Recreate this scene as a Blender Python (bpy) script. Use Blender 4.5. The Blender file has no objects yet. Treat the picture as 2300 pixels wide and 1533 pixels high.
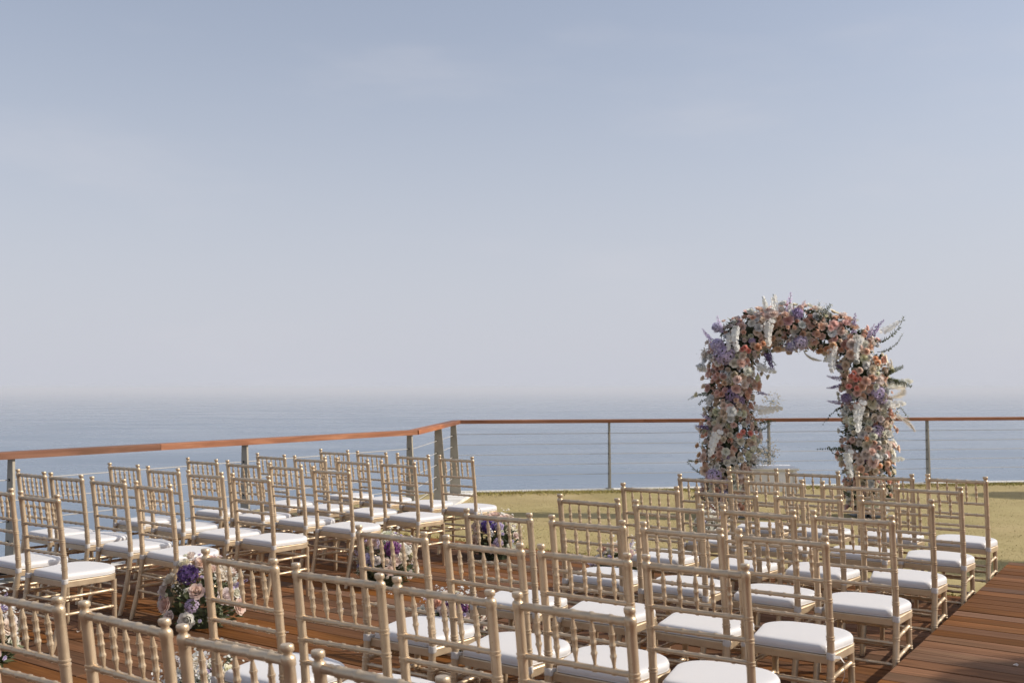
import bpy, bmesh, math, random
import numpy as np
from mathutils import Vector, Matrix, Euler, noise

# ------------------------------------------------------------------ camera
scene = bpy.context.scene
COL = scene.collection
CAM_H, PITCH, F = 1.5525, 0.0463, 2236.0          # photo is 2300 x 1533, 35 mm lens
cam_data = bpy.data.cameras.new("camera")
cam = bpy.data.objects.new("camera", cam_data); COL.objects.link(cam)
cam.location = (0, 0, CAM_H); cam.rotation_euler = (math.pi / 2 + PITCH, 0, 0)
cam_data.sensor_width = 36.0; cam_data.lens = 35.0
cam_data.clip_start = 0.05; cam_data.clip_end = 200000
cam_data.dof.use_dof = True; cam_data.dof.focus_distance = 8.0; cam_data.dof.aperture_fstop = 7.1
scene.camera = cam

# ------------------------------------------------------------------ world, sun, exposure
SUN_AZ, SUN_EL = math.radians(87), math.radians(33)   # azimuth from +Y (view) towards +X
world = bpy.data.worlds.new("World"); scene.world = world; world.use_nodes = True
wn, wl = world.node_tree.nodes, world.node_tree.links
wn.clear()
w_out = wn.new("ShaderNodeOutputWorld"); w_bg = wn.new("ShaderNodeBackground")
sky = wn.new("ShaderNodeTexSky"); sky.sky_type = 'NISHITA'; sky.sun_disc = False
sky.sun_elevation = SUN_EL; sky.sun_rotation = SUN_AZ
sky.air_density = 1.0; sky.dust_density = 3.0; sky.ozone_density = 2.0; sky.altitude = 80
w_bg.inputs['Strength'].default_value = 0.134
# thin high haze and faint cirrus veil over the sky
tc = wn.new("ShaderNodeTexCoord"); sep = wn.new("ShaderNodeSeparateXYZ")
wl.new(tc.outputs['Generated'], sep.inputs[0])
mp = wn.new("ShaderNodeMapping"); mp.inputs['Scale'].default_value = (1.2, 2.2, 5.0); mp.inputs['Rotation'].default_value = (0, 0.35, 0.3)
wl.new(tc.outputs['Generated'], mp.inputs['Vector'])
cn = wn.new("ShaderNodeTexNoise"); cn.inputs['Scale'].default_value = 1.9; cn.inputs['Detail'].default_value = 7; cn.inputs['Roughness'].default_value = 0.55
wl.new(mp.outputs[0], cn.inputs['Vector'])
cr = wn.new("ShaderNodeMapRange"); cr.inputs['From Min'].default_value = 0.50; cr.inputs['From Max'].default_value = 0.78
cr.inputs['To Min'].default_value = 0.0; cr.inputs['To Max'].default_value = 0.30; cr.interpolation_type = 'SMOOTHSTEP'
wl.new(cn.outputs['Fac'], cr.inputs['Value'])
hz = wn.new("ShaderNodeMapRange"); hz.inputs['From Min'].default_value = 0.0; hz.inputs['From Max'].default_value = 0.42
hz.inputs['To Min'].default_value = 0.92; hz.inputs['To Max'].default_value = 0.40; hz.interpolation_type = 'SMOOTHSTEP'
wl.new(sep.outputs['Z'], hz.inputs['Value'])
mx1 = wn.new("ShaderNodeMix"); mx1.data_type = 'RGBA'
mx1.inputs['B'].default_value = (4.55, 4.68, 5.24, 1)
wl.new(hz.outputs[0], mx1.inputs['Factor']); wl.new(sky.outputs[0], mx1.inputs['A'])
mx2 = wn.new("ShaderNodeMix"); mx2.data_type = 'RGBA'
mx2.inputs['B'].default_value = (4.95, 4.92, 5.30, 1)
wl.new(cr.outputs[0], mx2.inputs['Factor']); wl.new(mx1.outputs['Result'], mx2.inputs['A'])
wl.new(mx2.outputs['Result'], w_bg.inputs['Color']); wl.new(w_bg.outputs[0], w_out.inputs['Surface'])

sun_d = bpy.data.lights.new("sun", 'SUN'); sun_d.energy = 4.5; sun_d.angle = math.radians(0.6); sun_d.color = (1.0, 0.92, 0.80)
sun = bpy.data.objects.new("sun", sun_d); COL.objects.link(sun)
to_sun = Vector((math.sin(SUN_AZ) * math.cos(SUN_EL), math.cos(SUN_AZ) * math.cos(SUN_EL), math.sin(SUN_EL)))
sun.rotation_euler = to_sun.to_track_quat('Z', 'Y').to_euler()
sun.location = to_sun * 60
vs = scene.view_settings
vs.view_transform = 'Standard'; vs.look = 'None'; vs.exposure = 0.0; vs.gamma = 1.0; vs.use_curve_mapping = False
scene.cycles.max_bounces = 8; scene.cycles.diffuse_bounces = 3; scene.cycles.glossy_bounces = 3
scene.cycles.transmission_bounces = 4; scene.cycles.volume_bounces = 0
scene.cycles.use_denoising = True
scene.cycles.sample_clamp_indirect = 6.0

# ------------------------------------------------------------------ helpers
def gp(u, v, z=0.0):
    """photo pixel -> point on the horizontal plane at height z"""
    xc, yc = (u - 1150.0) / F, -(v - 766.5) / F
    c, s = math.cos(PITCH), math.sin(PITCH)
    d = Vector((xc, c - yc * s, s + yc * c))
    t = (z - CAM_H) / d.z
    return Vector((d.x * t, d.y * t, z))

def at_depth(u, v, D):
    """photo pixel -> point at distance D along +Y"""
    xc, yc = (u - 1150.0) / F, -(v - 766.5) / F
    c, s = math.cos(PITCH), math.sin(PITCH)
    d = Vector((xc, c - yc * s, s + yc * c))
    t = D / d.y
    return Vector((d.x * t, D, CAM_H + d.z * t))

def link(o, parent=None):
    COL.objects.link(o)
    if parent is not None: o.parent = parent
    return o

def tag(o, label=None, cat=None, group=None, kind=None):
    if label: o['label'] = label
    if cat: o['category'] = cat
    if group: o['group'] = group
    if kind: o['kind'] = kind
    return o

def empty(name, loc=(0, 0, 0), rz=0.0):
    o = bpy.data.objects.new(name, None); link(o)
    o.location = loc; o.rotation_euler = (0, 0, rz); o.empty_display_size = 0.2
    return o

class MB:
    """collects vertices and faces for one mesh"""
    def __init__(self): self.v, self.f, self.m = [], [], []
    def add(self, vs, fs, mi=0):
        n = len(self.v); self.v += [tuple(p) for p in vs]
        self.f += [tuple(i + n for i in f) for f in fs]; self.m += [mi] * len(fs)
    def box(self, c, s, rot=None):
        x, y, z = s[0] / 2, s[1] / 2, s[2] / 2
        P = [Vector(p) for p in ((-x,-y,-z),(x,-y,-z),(x,y,-z),(-x,y,-z),(-x,-y,z),(x,-y,z),(x,y,z),(-x,y,z))]
        if rot is not None: P = [rot @ p for p in P]
        self.add([p + Vector(c) for p in P], [(0,3,2,1),(4,5,6,7),(0,1,5,4),(1,2,6,5),(2,3,7,6),(3,0,4,7)])
    def prism(self, poly, z0, z1):
        n = len(poly)
        zs0 = z0 if isinstance(z0, (list, tuple)) else [z0] * n
        zs1 = z1 if isinstance(z1, (list, tuple)) else [z1] * n
        vs = [(p[0], p[1], zs0[i]) for i, p in enumerate(poly)] + [(p[0], p[1], zs1[i]) for i, p in enumerate(poly)]
        fs = [tuple(range(n))[::-1], tuple(range(n, 2 * n))] + [(i, (i + 1) % n, n + (i + 1) % n, n + i) for i in range(n)]
        self.add(vs, fs)
    def tube(self, pts, rads, sides=8, cap=True):
        pts = [Vector(p) for p in pts]; n = len(pts)
        up = None; rings = []
        for i, p in enumerate(pts):
            d = (pts[min(i + 1, n - 1)] - pts[max(i - 1, 0)])
            if d.length < 1e-9: d = pts[-1] - pts[0]
            d.normalize()
            if up is None:
                a = Vector((0, 0, 1)) if abs(d.z) < 0.9 else Vector((1, 0, 0))
                up = (a - d * a.dot(d)).normalized()
            else:
                up = (up - d * up.dot(d)).normalized()
            s = d.cross(up); r = rads[i] if hasattr(rads, '__len__') else rads
            rings.append([p + (up * math.cos(t) + s * math.sin(t)) * r for t in [2 * math.pi * k / sides for k in range(sides)]])
        vs = [q for rg in rings for q in rg]; fs = []
        for i in range(n - 1):
            for k in range(sides):
                a, b = i * sides + k, i * sides + (k + 1) % sides
                fs.append((a, b, b + sides, a + sides))
        if cap:
            fs.append(tuple(range(sides))[::-1]); fs.append(tuple(range((n - 1) * sides, n * sides)))
        self.add(vs, fs)
    def merge(self, other, M=None, mi=None):
        vs = [M @ Vector(p) for p in other.v] if M is not None else other.v
        n = len(self.v); self.v += [tuple(p) for p in vs]
        self.f += [tuple(i + n for i in f) for f in other.f]
        self.m += other.m if mi is None else [mi] * len(other.f)
    def mesh(self, name, mats, smooth=True, angle=40):
        me = bpy.data.meshes.new(name); me.from_pydata(self.v, [], self.f)
        for m in (mats if isinstance(mats, (list, tuple)) else [mats]): me.materials.append(m)
        if any(self.m): me.polygons.foreach_set('material_index', self.m)
        me.update()
        if smooth:
            me.shade_smooth()
            if angle: me.set_sharp_from_angle(angle=math.radians(angle))
        return me
    def obj(self, name, mats, parent=None, smooth=True, angle=40):
        return link(bpy.data.objects.new(name, self.mesh(name, mats, smooth, angle)), parent)

def inst(name, me, parent, loc=(0, 0, 0), rot=None, scale=1.0, color=None):
    o = bpy.data.objects.new(name, me); link(o, parent)
    M = (rot.to_matrix().to_4x4() if rot is not None else Matrix.Identity(4))
    sc = scale if hasattr(scale, '__len__') else (scale,) * 3
    o.matrix_local = Matrix.Translation(loc) @ M @ Matrix.Diagonal((*sc, 1))
    if color is not None: o.color = (*color[:3], 1)
    return o

# ------------------------------------------------------------------ materials
def mat(name):
    m = bpy.data.materials.new(name); m.use_nodes = True
    nt = m.node_tree; b = nt.nodes['Principled BSDF']
    return m, nt.nodes, nt.links, b
def setp(b, **k):
    for n, v in k.items():
        i = b.inputs[n.replace('_', ' ')]
        i.default_value = (*v, 1) if isinstance(v, tuple) and len(v) == 3 else v
def noise_node(N, L, scale, detail=4, coord='Object', mapping=None, rough=0.5):
    t = N.new("ShaderNodeTexCoord"); n = N.new("ShaderNodeTexNoise")
    n.inputs['Scale'].default_value = scale; n.inputs['Detail'].default_value = detail; n.inputs['Roughness'].default_value = rough
    src = t.outputs[coord]
    if mapping:
        m = N.new("ShaderNodeMapping"); m.inputs['Scale'].default_value = mapping
        L.new(src, m.inputs['Vector']); src = m.outputs[0]
    L.new(src, n.inputs['Vector'])
    return n
def ramp(N, L, fac, stops):
    r = N.new("ShaderNodeValToRGB"); e = r.color_ramp.elements
    while len(e) < len(stops): e.new(0.5)
    for el, (p, c) in zip(e, stops): el.position = p; el.color = (*c, 1)
    L.new(fac, r.inputs['Fac']); return r
def bump(N, L, b, h, strength, dist=0.01):
    n = N.new("ShaderNodeBump"); n.inputs['Strength'].default_value = strength; n.inputs['Distance'].default_value = dist
    L.new(h, n.inputs['Height']); L.new(n.outputs[0], b.inputs['Normal']); return n
MATS = {}
def build_materials():
    # champagne gold paint
    m, N, L, b = mat("champagne_gold_paint")
    n = noise_node(N, L, 14, 5); r = ramp(N, L, n.outputs['Fac'], [(0.30, (0.53, 0.415, 0.285)), (0.55, (0.61, 0.485, 0.34)), (0.8, (0.65, 0.52, 0.37))])
    n2 = noise_node(N, L, 120, 3); r2 = ramp(N, L, n2.outputs['Fac'], [(0.63, (1, 1, 1)), (0.74, (0.72, 0.62, 0.5))])
    mm = N.new("ShaderNodeMix"); mm.data_type = 'RGBA'; mm.blend_type = 'MULTIPLY'; mm.inputs['Factor'].default_value = 0.5
    L.new(r.outputs[0], mm.inputs['A']); L.new(r2.outputs[0], mm.inputs['B'])
    oi = N.new("ShaderNodeObjectInfo"); m3 = N.new("ShaderNodeMix"); m3.data_type = 'RGBA'; m3.blend_type = 'MULTIPLY'; m3.inputs['Factor'].default_value = 1.0
    L.new(mm.outputs['Result'], m3.inputs['A']); L.new(oi.outputs['Color'], m3.inputs['B']); L.new(m3.outputs['Result'], b.inputs['Base Color'])
    rr = N.new("ShaderNodeMapRange"); rr.inputs['To Min'].default_value = 0.31; rr.inputs['To Max'].default_value = 0.50; L.new(n.outputs['Fac'], rr.inputs['Value']); L.new(rr.outputs[0], b.inputs['Roughness'])
    setp(b, Metallic=0.58); b.inputs['Coat Weight'].default_value = 0.10
    MATS['gold'] = m
    # white satin cushion
    m, N, L, b = mat("white_satin")
    setp(b, Base_Color=(0.62, 0.61, 0.615), Roughness=0.45); b.inputs['Sheen Weight'].default_value = 0.25
    n = noise_node(N, L, 7, 3, mapping=(1, 2.0, 1)); bump(N, L, b, n.outputs['Fac'], 0.14, 0.008); MATS['satin'] = m
    m, N, L, b = mat("white_ribbon"); setp(b, Base_Color=(0.56, 0.53, 0.50), Roughness=0.6)
    n = noise_node(N, L, 60, 2, mapping=(1, 1, 6)); bump(N, L, b, n.outputs['Fac'], 0.4, 0.004); MATS['ribbon'] = m
    # decking timber
    def timber(name, cols, rough):
        m, N, L, b = mat(name)
        t = N.new("ShaderNodeTexCoord"); oi = N.new("ShaderNodeObjectInfo")
        ad = N.new("ShaderNodeVectorMath"); ad.operation = 'ADD'
        cb = N.new("ShaderNodeCombineXYZ"); ml = N.new("ShaderNodeMath"); ml.operation = 'MULTIPLY'; ml.inputs[1].default_value = 37
        L.new(oi.outputs['Random'], ml.inputs[0]); L.new(ml.outputs[0], cb.inputs[0]); L.new(ml.outputs[0], cb.inputs[1])
        L.new(t.outputs['Object'], ad.inputs[0]); L.new(cb.outputs[0], ad.inputs[1])
        mp = N.new("ShaderNodeMapping"); mp.inputs['Scale'].default_value = (0.9, 22, 8); L.new(ad.outputs[0], mp.inputs[0])
        n = N.new("ShaderNodeTexNoise"); n.inputs['Scale'].default_value = 2.2; n.inputs['Detail'].default_value = 6; n.inputs['Distortion'].default_value = 0.6
        L.new(mp.outputs[0], n.inputs['Vector'])
        r = ramp(N, L, n.outputs['Fac'], [(0.25, cols[0]), (0.5, cols[1]), (0.72, cols[2])])
        mp2 = N.new("ShaderNodeMapping"); mp2.inputs['Scale'].default_value = (0.8, 2.5, 1); L.new(ad.outputs[0], mp2.inputs[0])
        n2 = N.new("ShaderNodeTexNoise"); n2.inputs['Scale'].default_value = 1.3; n2.inputs['Detail'].default_value = 5; L.new(mp2.outputs[0], n2.inputs['Vector'])
        r2 = ramp(N, L, n2.outputs['Fac'], [(0.50, (1, 1, 1)), (0.74, (0.66, 0.74, 0.72))])
        hs = N.new("ShaderNodeHueSaturation"); L.new(r.outputs[0], hs.inputs['Color'])
        mr = N.new("ShaderNodeMapRange"); mr.inputs['To Min'].default_value = 0.66; mr.inputs['To Max'].default_value = 1.26; L.new(oi.outputs['Random'], mr.inputs['Value']); L.new(mr.outputs[0], hs.inputs['Value'])
        mm = N.new("ShaderNodeMix"); mm.data_type = 'RGBA'; mm.blend_type = 'MULTIPLY'; mm.inputs['Factor'].default_value = 1
        L.new(hs.outputs[0], mm.inputs['A']); L.new(r2.outputs[0], mm.inputs['B']); L.new(mm.outputs['Result'], b.inputs['Base Color'])
        ml2 = N.new("ShaderNodeMath"); ml2.operation = 'MULTIPLY'; ml2.inputs[1].default_value = 7.31; L.new(oi.outputs['Random'], ml2.inputs[0]); fr = N.new("ShaderNodeMath"); fr.operation = 'FRACT'; L.new(ml2.outputs[0], fr.inputs[0])
        sr = N.new("ShaderNodeMapRange"); sr.inputs['To Min'].default_value = 0.78; sr.inputs['To Max'].default_value = 1.08; L.new(fr.outputs[0], sr.inputs['Value']); L.new(sr.outputs[0], hs.inputs['Saturation'])
        setp(b, Roughness=rough); b.inputs['Specular IOR Level'].default_value = 0.16; bump(N, L, b, n.outputs['Fac'], 0.25, 0.004)
        return m
    MATS['deck'] = timber("deck_hardwood", [(0.110, 0.043, 0.013), (0.168, 0.067, 0.021), (0.23, 0.098, 0.035)], 0.80)
    MATS['rail'] = timber("oiled_rail_hardwood", [(0.19, 0.058, 0.018), (0.29, 0.098, 0.032), (0.40, 0.150, 0.055)], 0.50)
    m, N, L, b = mat("deck_substructure"); setp(b, Base_Color=(0.025, 0.018, 0.014), Roughness=0.9); MATS['dark'] = m
    # railing steel
    m, N, L, b = mat("grey_painted_steel")
    n = noise_node(N, L, 6, 4); r = ramp(N, L, n.outputs['Fac'], [(0.3, (0.30, 0.27, 0.215)), (0.7, (0.40, 0.36, 0.285))]); L.new(r.outputs[0], b.inputs['Base Color'])
    setp(b, Metallic=0.1, Roughness=0.55); MATS['steel'] = m
    m, N, L, b = mat("steel_cable"); setp(b, Base_Color=(0.55, 0.53, 0.50), Metallic=0.3, Roughness=0.45); MATS['cable'] = m
    m, N, L, b = mat("dark_steel"); setp(b, Base_Color=(0.03, 0.03, 0.028), Metallic=0.3, Roughness=0.5); MATS['bolt'] = m
    # concrete kerb
    m, N, L, b = mat("white_concrete")
    n = noise_node(N, L, 3.5, 8, rough=0.65); r = ramp(N, L, n.outputs['Fac'], [(0.30, (0.42, 0.39, 0.35)), (0.48, (0.66, 0.64, 0.60)), (0.7, (0.72, 0.70, 0.67))]); L.new(r.outputs[0], b.inputs['Base Color'])
    setp(b, Roughness=0.85); bump(N, L, b, n.outputs['Fac'], 0.3, 0.01); MATS['concrete'] = m
    m, N, L, b = mat("limestone_cliff")
    n = noise_node(N, L, 0.3, 8); r = ramp(N, L, n.outputs['Fac'], [(0.3, (0.16, 0.14, 0.11)), (0.7, (0.36, 0.33, 0.28))]); L.new(r.outputs[0], b.inputs['Base Color']); setp(b, Roughness=0.95); MATS['cliff'] = m
    # lawn soil / thatch
    m, N, L, b = mat("dry_lawn")
    n = noise_node(N, L, 0.9, 6, rough=0.6); r = ramp(N, L, n.outputs['Fac'], [(0.3, (0.28, 0.22, 0.088)), (0.5, (0.36, 0.28, 0.125)), (0.7, (0.42, 0.33, 0.165))])
    n2 = noise_node(N, L, 38, 5, rough=0.7); r2 = ramp(N, L, n2.outputs['Fac'], [(0.32, (0.80, 0.80, 0.74)), (0.6, (1.06, 1.05, 1.03))])
    mm = N.new("ShaderNodeMix"); mm.data_type = 'RGBA'; mm.blend_type = 'MULTIPLY'; mm.inputs['Factor'].default_value = 1
    L.new(r.outputs[0], mm.inputs['A']); L.new(r2.outputs[0], mm.inputs['B']); L.new(mm.outputs['Result'], b.inputs['Base Color'])
    n3 = noise_node(N, L, 0.35, 5, rough=0.6); r3 = ramp(N, L, n3.outputs['Fac'], [(0.42, (1, 1, 1)), (0.62, (0.92, 0.96, 0.86))]); m4 = N.new("ShaderNodeMix"); m4.data_type = 'RGBA'; m4.blend_type = 'MULTIPLY'; m4.inputs['Factor'].default_value = 1
    L.new(mm.outputs['Result'], m4.inputs['A']); L.new(r3.outputs[0], m4.inputs['B']); L.new(m4.outputs['Result'], b.inputs['Base Color'])
    setp(b, Roughness=0.95); bump(N, L, b, n2.outputs['Fac'], 0.35, 0.015); MATS['lawn'] = m
    # grass blades
    m, N, L, b = mat("grass_blades")
    at = N.new("ShaderNodeAttribute"); at.attribute_name = "tint"; at.attribute_type = 'GEOMETRY'
    r = ramp(N, L, at.outputs['Fac'], [(0.0, (0.20, 0.20, 0.035)), (0.35, (0.36, 0.31, 0.085)), (0.7, (0.385, 0.305, 0.130)), (1.0, (0.44, 0.35, 0.18))]); L.new(r.outputs[0], b.inputs['Base Color'])
    setp(b, Roughness=0.8); MATS['grass'] = m
    # sea
    m, N, L, b = mat("sea_water")
    t = N.new("ShaderNodeTexCoord")
    def wave(scale, sx, sy, det, rot=0.0):
        mp = N.new("ShaderNodeMapping"); mp.inputs['Scale'].default_value = (sx, sy, 1); mp.inputs['Rotation'].default_value = (0, 0, rot); L.new(t.outputs['Object'], mp.inputs[0])
        n = N.new("ShaderNodeTexNoise"); n.inputs['Scale'].default_value = scale; n.inputs['Detail'].default_value = det; L.new(mp.outputs[0], n.inputs['Vector']); return n
    w1, w2, w3 = wave(0.05, 0.7, 1.0, 6, 0.2), wave(0.006, 0.5, 1.0, 5, -0.1), wave(0.0009, 0.35, 1.0, 5, 0.12)
    ms = N.new("ShaderNodeMath"); ms.operation = 'MULTIPLY_ADD'; ms.inputs[1].default_value = 2.5; L.new(w2.outputs['Fac'], ms.inputs[0]); L.new(w1.outputs['Fac'], ms.inputs[2])
    bump(N, L, b, ms.outputs[0], 0.13, 2.0)
    r = ramp(N, L, w3.outputs['Fac'], [(0.35, (0.105, 0.160, 0.235)), (0.65, (0.130, 0.188, 0.262))]); L.new(r.outputs[0], b.inputs['Base Color'])
    rr = N.new("ShaderNodeMapRange"); rr.inputs['From Min'].default_value = 0.3; rr.inputs['From Max'].default_value = 0.7; rr.inputs['To Min'].default_value = 0.20; rr.inputs['To Max'].default_value = 0.34
    L.new(w2.outputs['Fac'], rr.inputs['Value']); L.new(rr.outputs[0], b.inputs['Roughness'])
    b.inputs['IOR'].default_value = 1.33; MATS['sea'] = m
    # petals: colour from the object
    m, N, L, b = mat("petal")
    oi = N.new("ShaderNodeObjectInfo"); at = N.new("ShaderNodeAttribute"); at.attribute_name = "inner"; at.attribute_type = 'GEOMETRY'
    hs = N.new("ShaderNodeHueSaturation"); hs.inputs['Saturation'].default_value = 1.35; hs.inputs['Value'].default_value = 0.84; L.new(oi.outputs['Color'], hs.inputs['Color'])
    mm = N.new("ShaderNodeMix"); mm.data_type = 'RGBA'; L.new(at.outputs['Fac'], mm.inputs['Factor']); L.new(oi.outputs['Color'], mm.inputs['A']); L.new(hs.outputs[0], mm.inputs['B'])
    L.new(mm.outputs['Result'], b.inputs['Base Color']); setp(b, Roughness=0.6)
    tr = N.new("ShaderNodeBsdfTranslucent"); L.new(mm.outputs['Result'], tr.inputs['Color'])
    ms = N.new("ShaderNodeMixShader"); ms.inputs[0].default_value = 0.56
    out = N['Material Output']; L.new(b.outputs[0], ms.inputs[1]); L.new(tr.outputs[0], ms.inputs[2]); L.new(ms.outputs[0], out.inputs['Surface']); MATS['petal'] = m
    # leaves
    def leafm(name, c0, c1):
        m, N, L, b = mat(name)
        oi = N.new("ShaderNodeObjectInfo"); n = noise_node(N, L, 7, 3)
        ad = N.new("ShaderNodeMath"); ad.operation = 'MULTIPLY_ADD'; ad.inputs[1].default_value = 0.4; L.new(oi.outputs['Random'], ad.inputs[0]); L.new(n.outputs['Fac'], ad.inputs[2])
        r = ramp(N, L, ad.outputs[0], [(0.35, c0), (0.95, c1)]); L.new(r.outputs[0], b.inputs['Base Color']); setp(b, Roughness=0.5)
        tr = N.new("ShaderNodeBsdfTranslucent"); L.new(r.outputs[0], tr.inputs['Color'])
        ms = N.new("ShaderNodeMixShader"); ms.inputs[0].default_value = 0.25
        out = N['Material Output']; L.new(b.outputs[0], ms.inputs[1]); L.new(tr.outputs[0], ms.inputs[2]); L.new(ms.outputs[0], out.inputs['Surface']); return m
    MATS['leaf'] = leafm("dark_leaf", (0.022, 0.035, 0.014), (0.075, 0.095, 0.032))
    MATS['leaf2'] = leafm("grey_green_leaf", (0.05, 0.07, 0.035), (0.15, 0.17, 0.08))
    m, N, L, b = mat("twig"); setp(b, Base_Color=(0.07, 0.055, 0.03), Roughness=0.8); MATS['twig'] = m
    m, N, L, b = mat("green_stem"); setp(b, Base_Color=(0.06, 0.085, 0.03), Roughness=0.7); MATS['stem'] = m
    m, N, L, b = mat("white_lacquer")
    n = noise_node(N, L, 5, 4); r = ramp(N, L, n.outputs['Fac'], [(0.35, (0.80, 0.79, 0.77)), (0.65, (0.86, 0.85, 0.84))]); L.new(r.outputs[0], b.inputs['Base Color']); setp(b, Roughness=0.35); MATS['lacquer'] = m
build_materials()

# ------------------------------------------------------------------ deck axes (rows run along RD, columns along CD)
PHI = 0.605
RD = Vector((math.cos(PHI), -math.sin(PHI), 0)); CD = Vector((math.sin(PHI), math.cos(PHI), 0))
def ab(a, b, z=0.0): return RD * a + CD * b + Vector((0, 0, z))
def to_ab(p): return p.dot(RD), p.dot(CD)
PLAT_Z = 0.208
e1, e2 = gp(1993, 1490, PLAT_Z), gp(2213, 1309, PLAT_Z)
A_EDGE = (to_ab(e1)[0] + to_ab(e2)[0]) / 2 + 0.020       # step of the raised deck
B_DECK = 8.07                                            # lower deck meets the lawn
B_PLAT = 8.58
RAIL_Z = 1.03
def rail_pt(u, v):                                       # a point on the top of the handrail
    return gp(u, v, RAIL_Z)
K1, K2 = rail_pt(929, 965), rail_pt(1026, 943)
K3 = rail_pt(2300, 935.5)
A_RAIL = to_ab(K1)[0]
K0 = ab(A_RAIL, -3.0, RAIL_Z)
K3 = K2 + (K3 - K2) * 1.9
def flat(p): return Vector((p.x, p.y, 0))
def lawn_z(p):
    """lawn falls gently to the cliff edge"""
    b = to_ab(p)[1]
    return -0.012 - 0.122 * max(0.0, min(1.0, (b - B_DECK) / 4.2))

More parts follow.
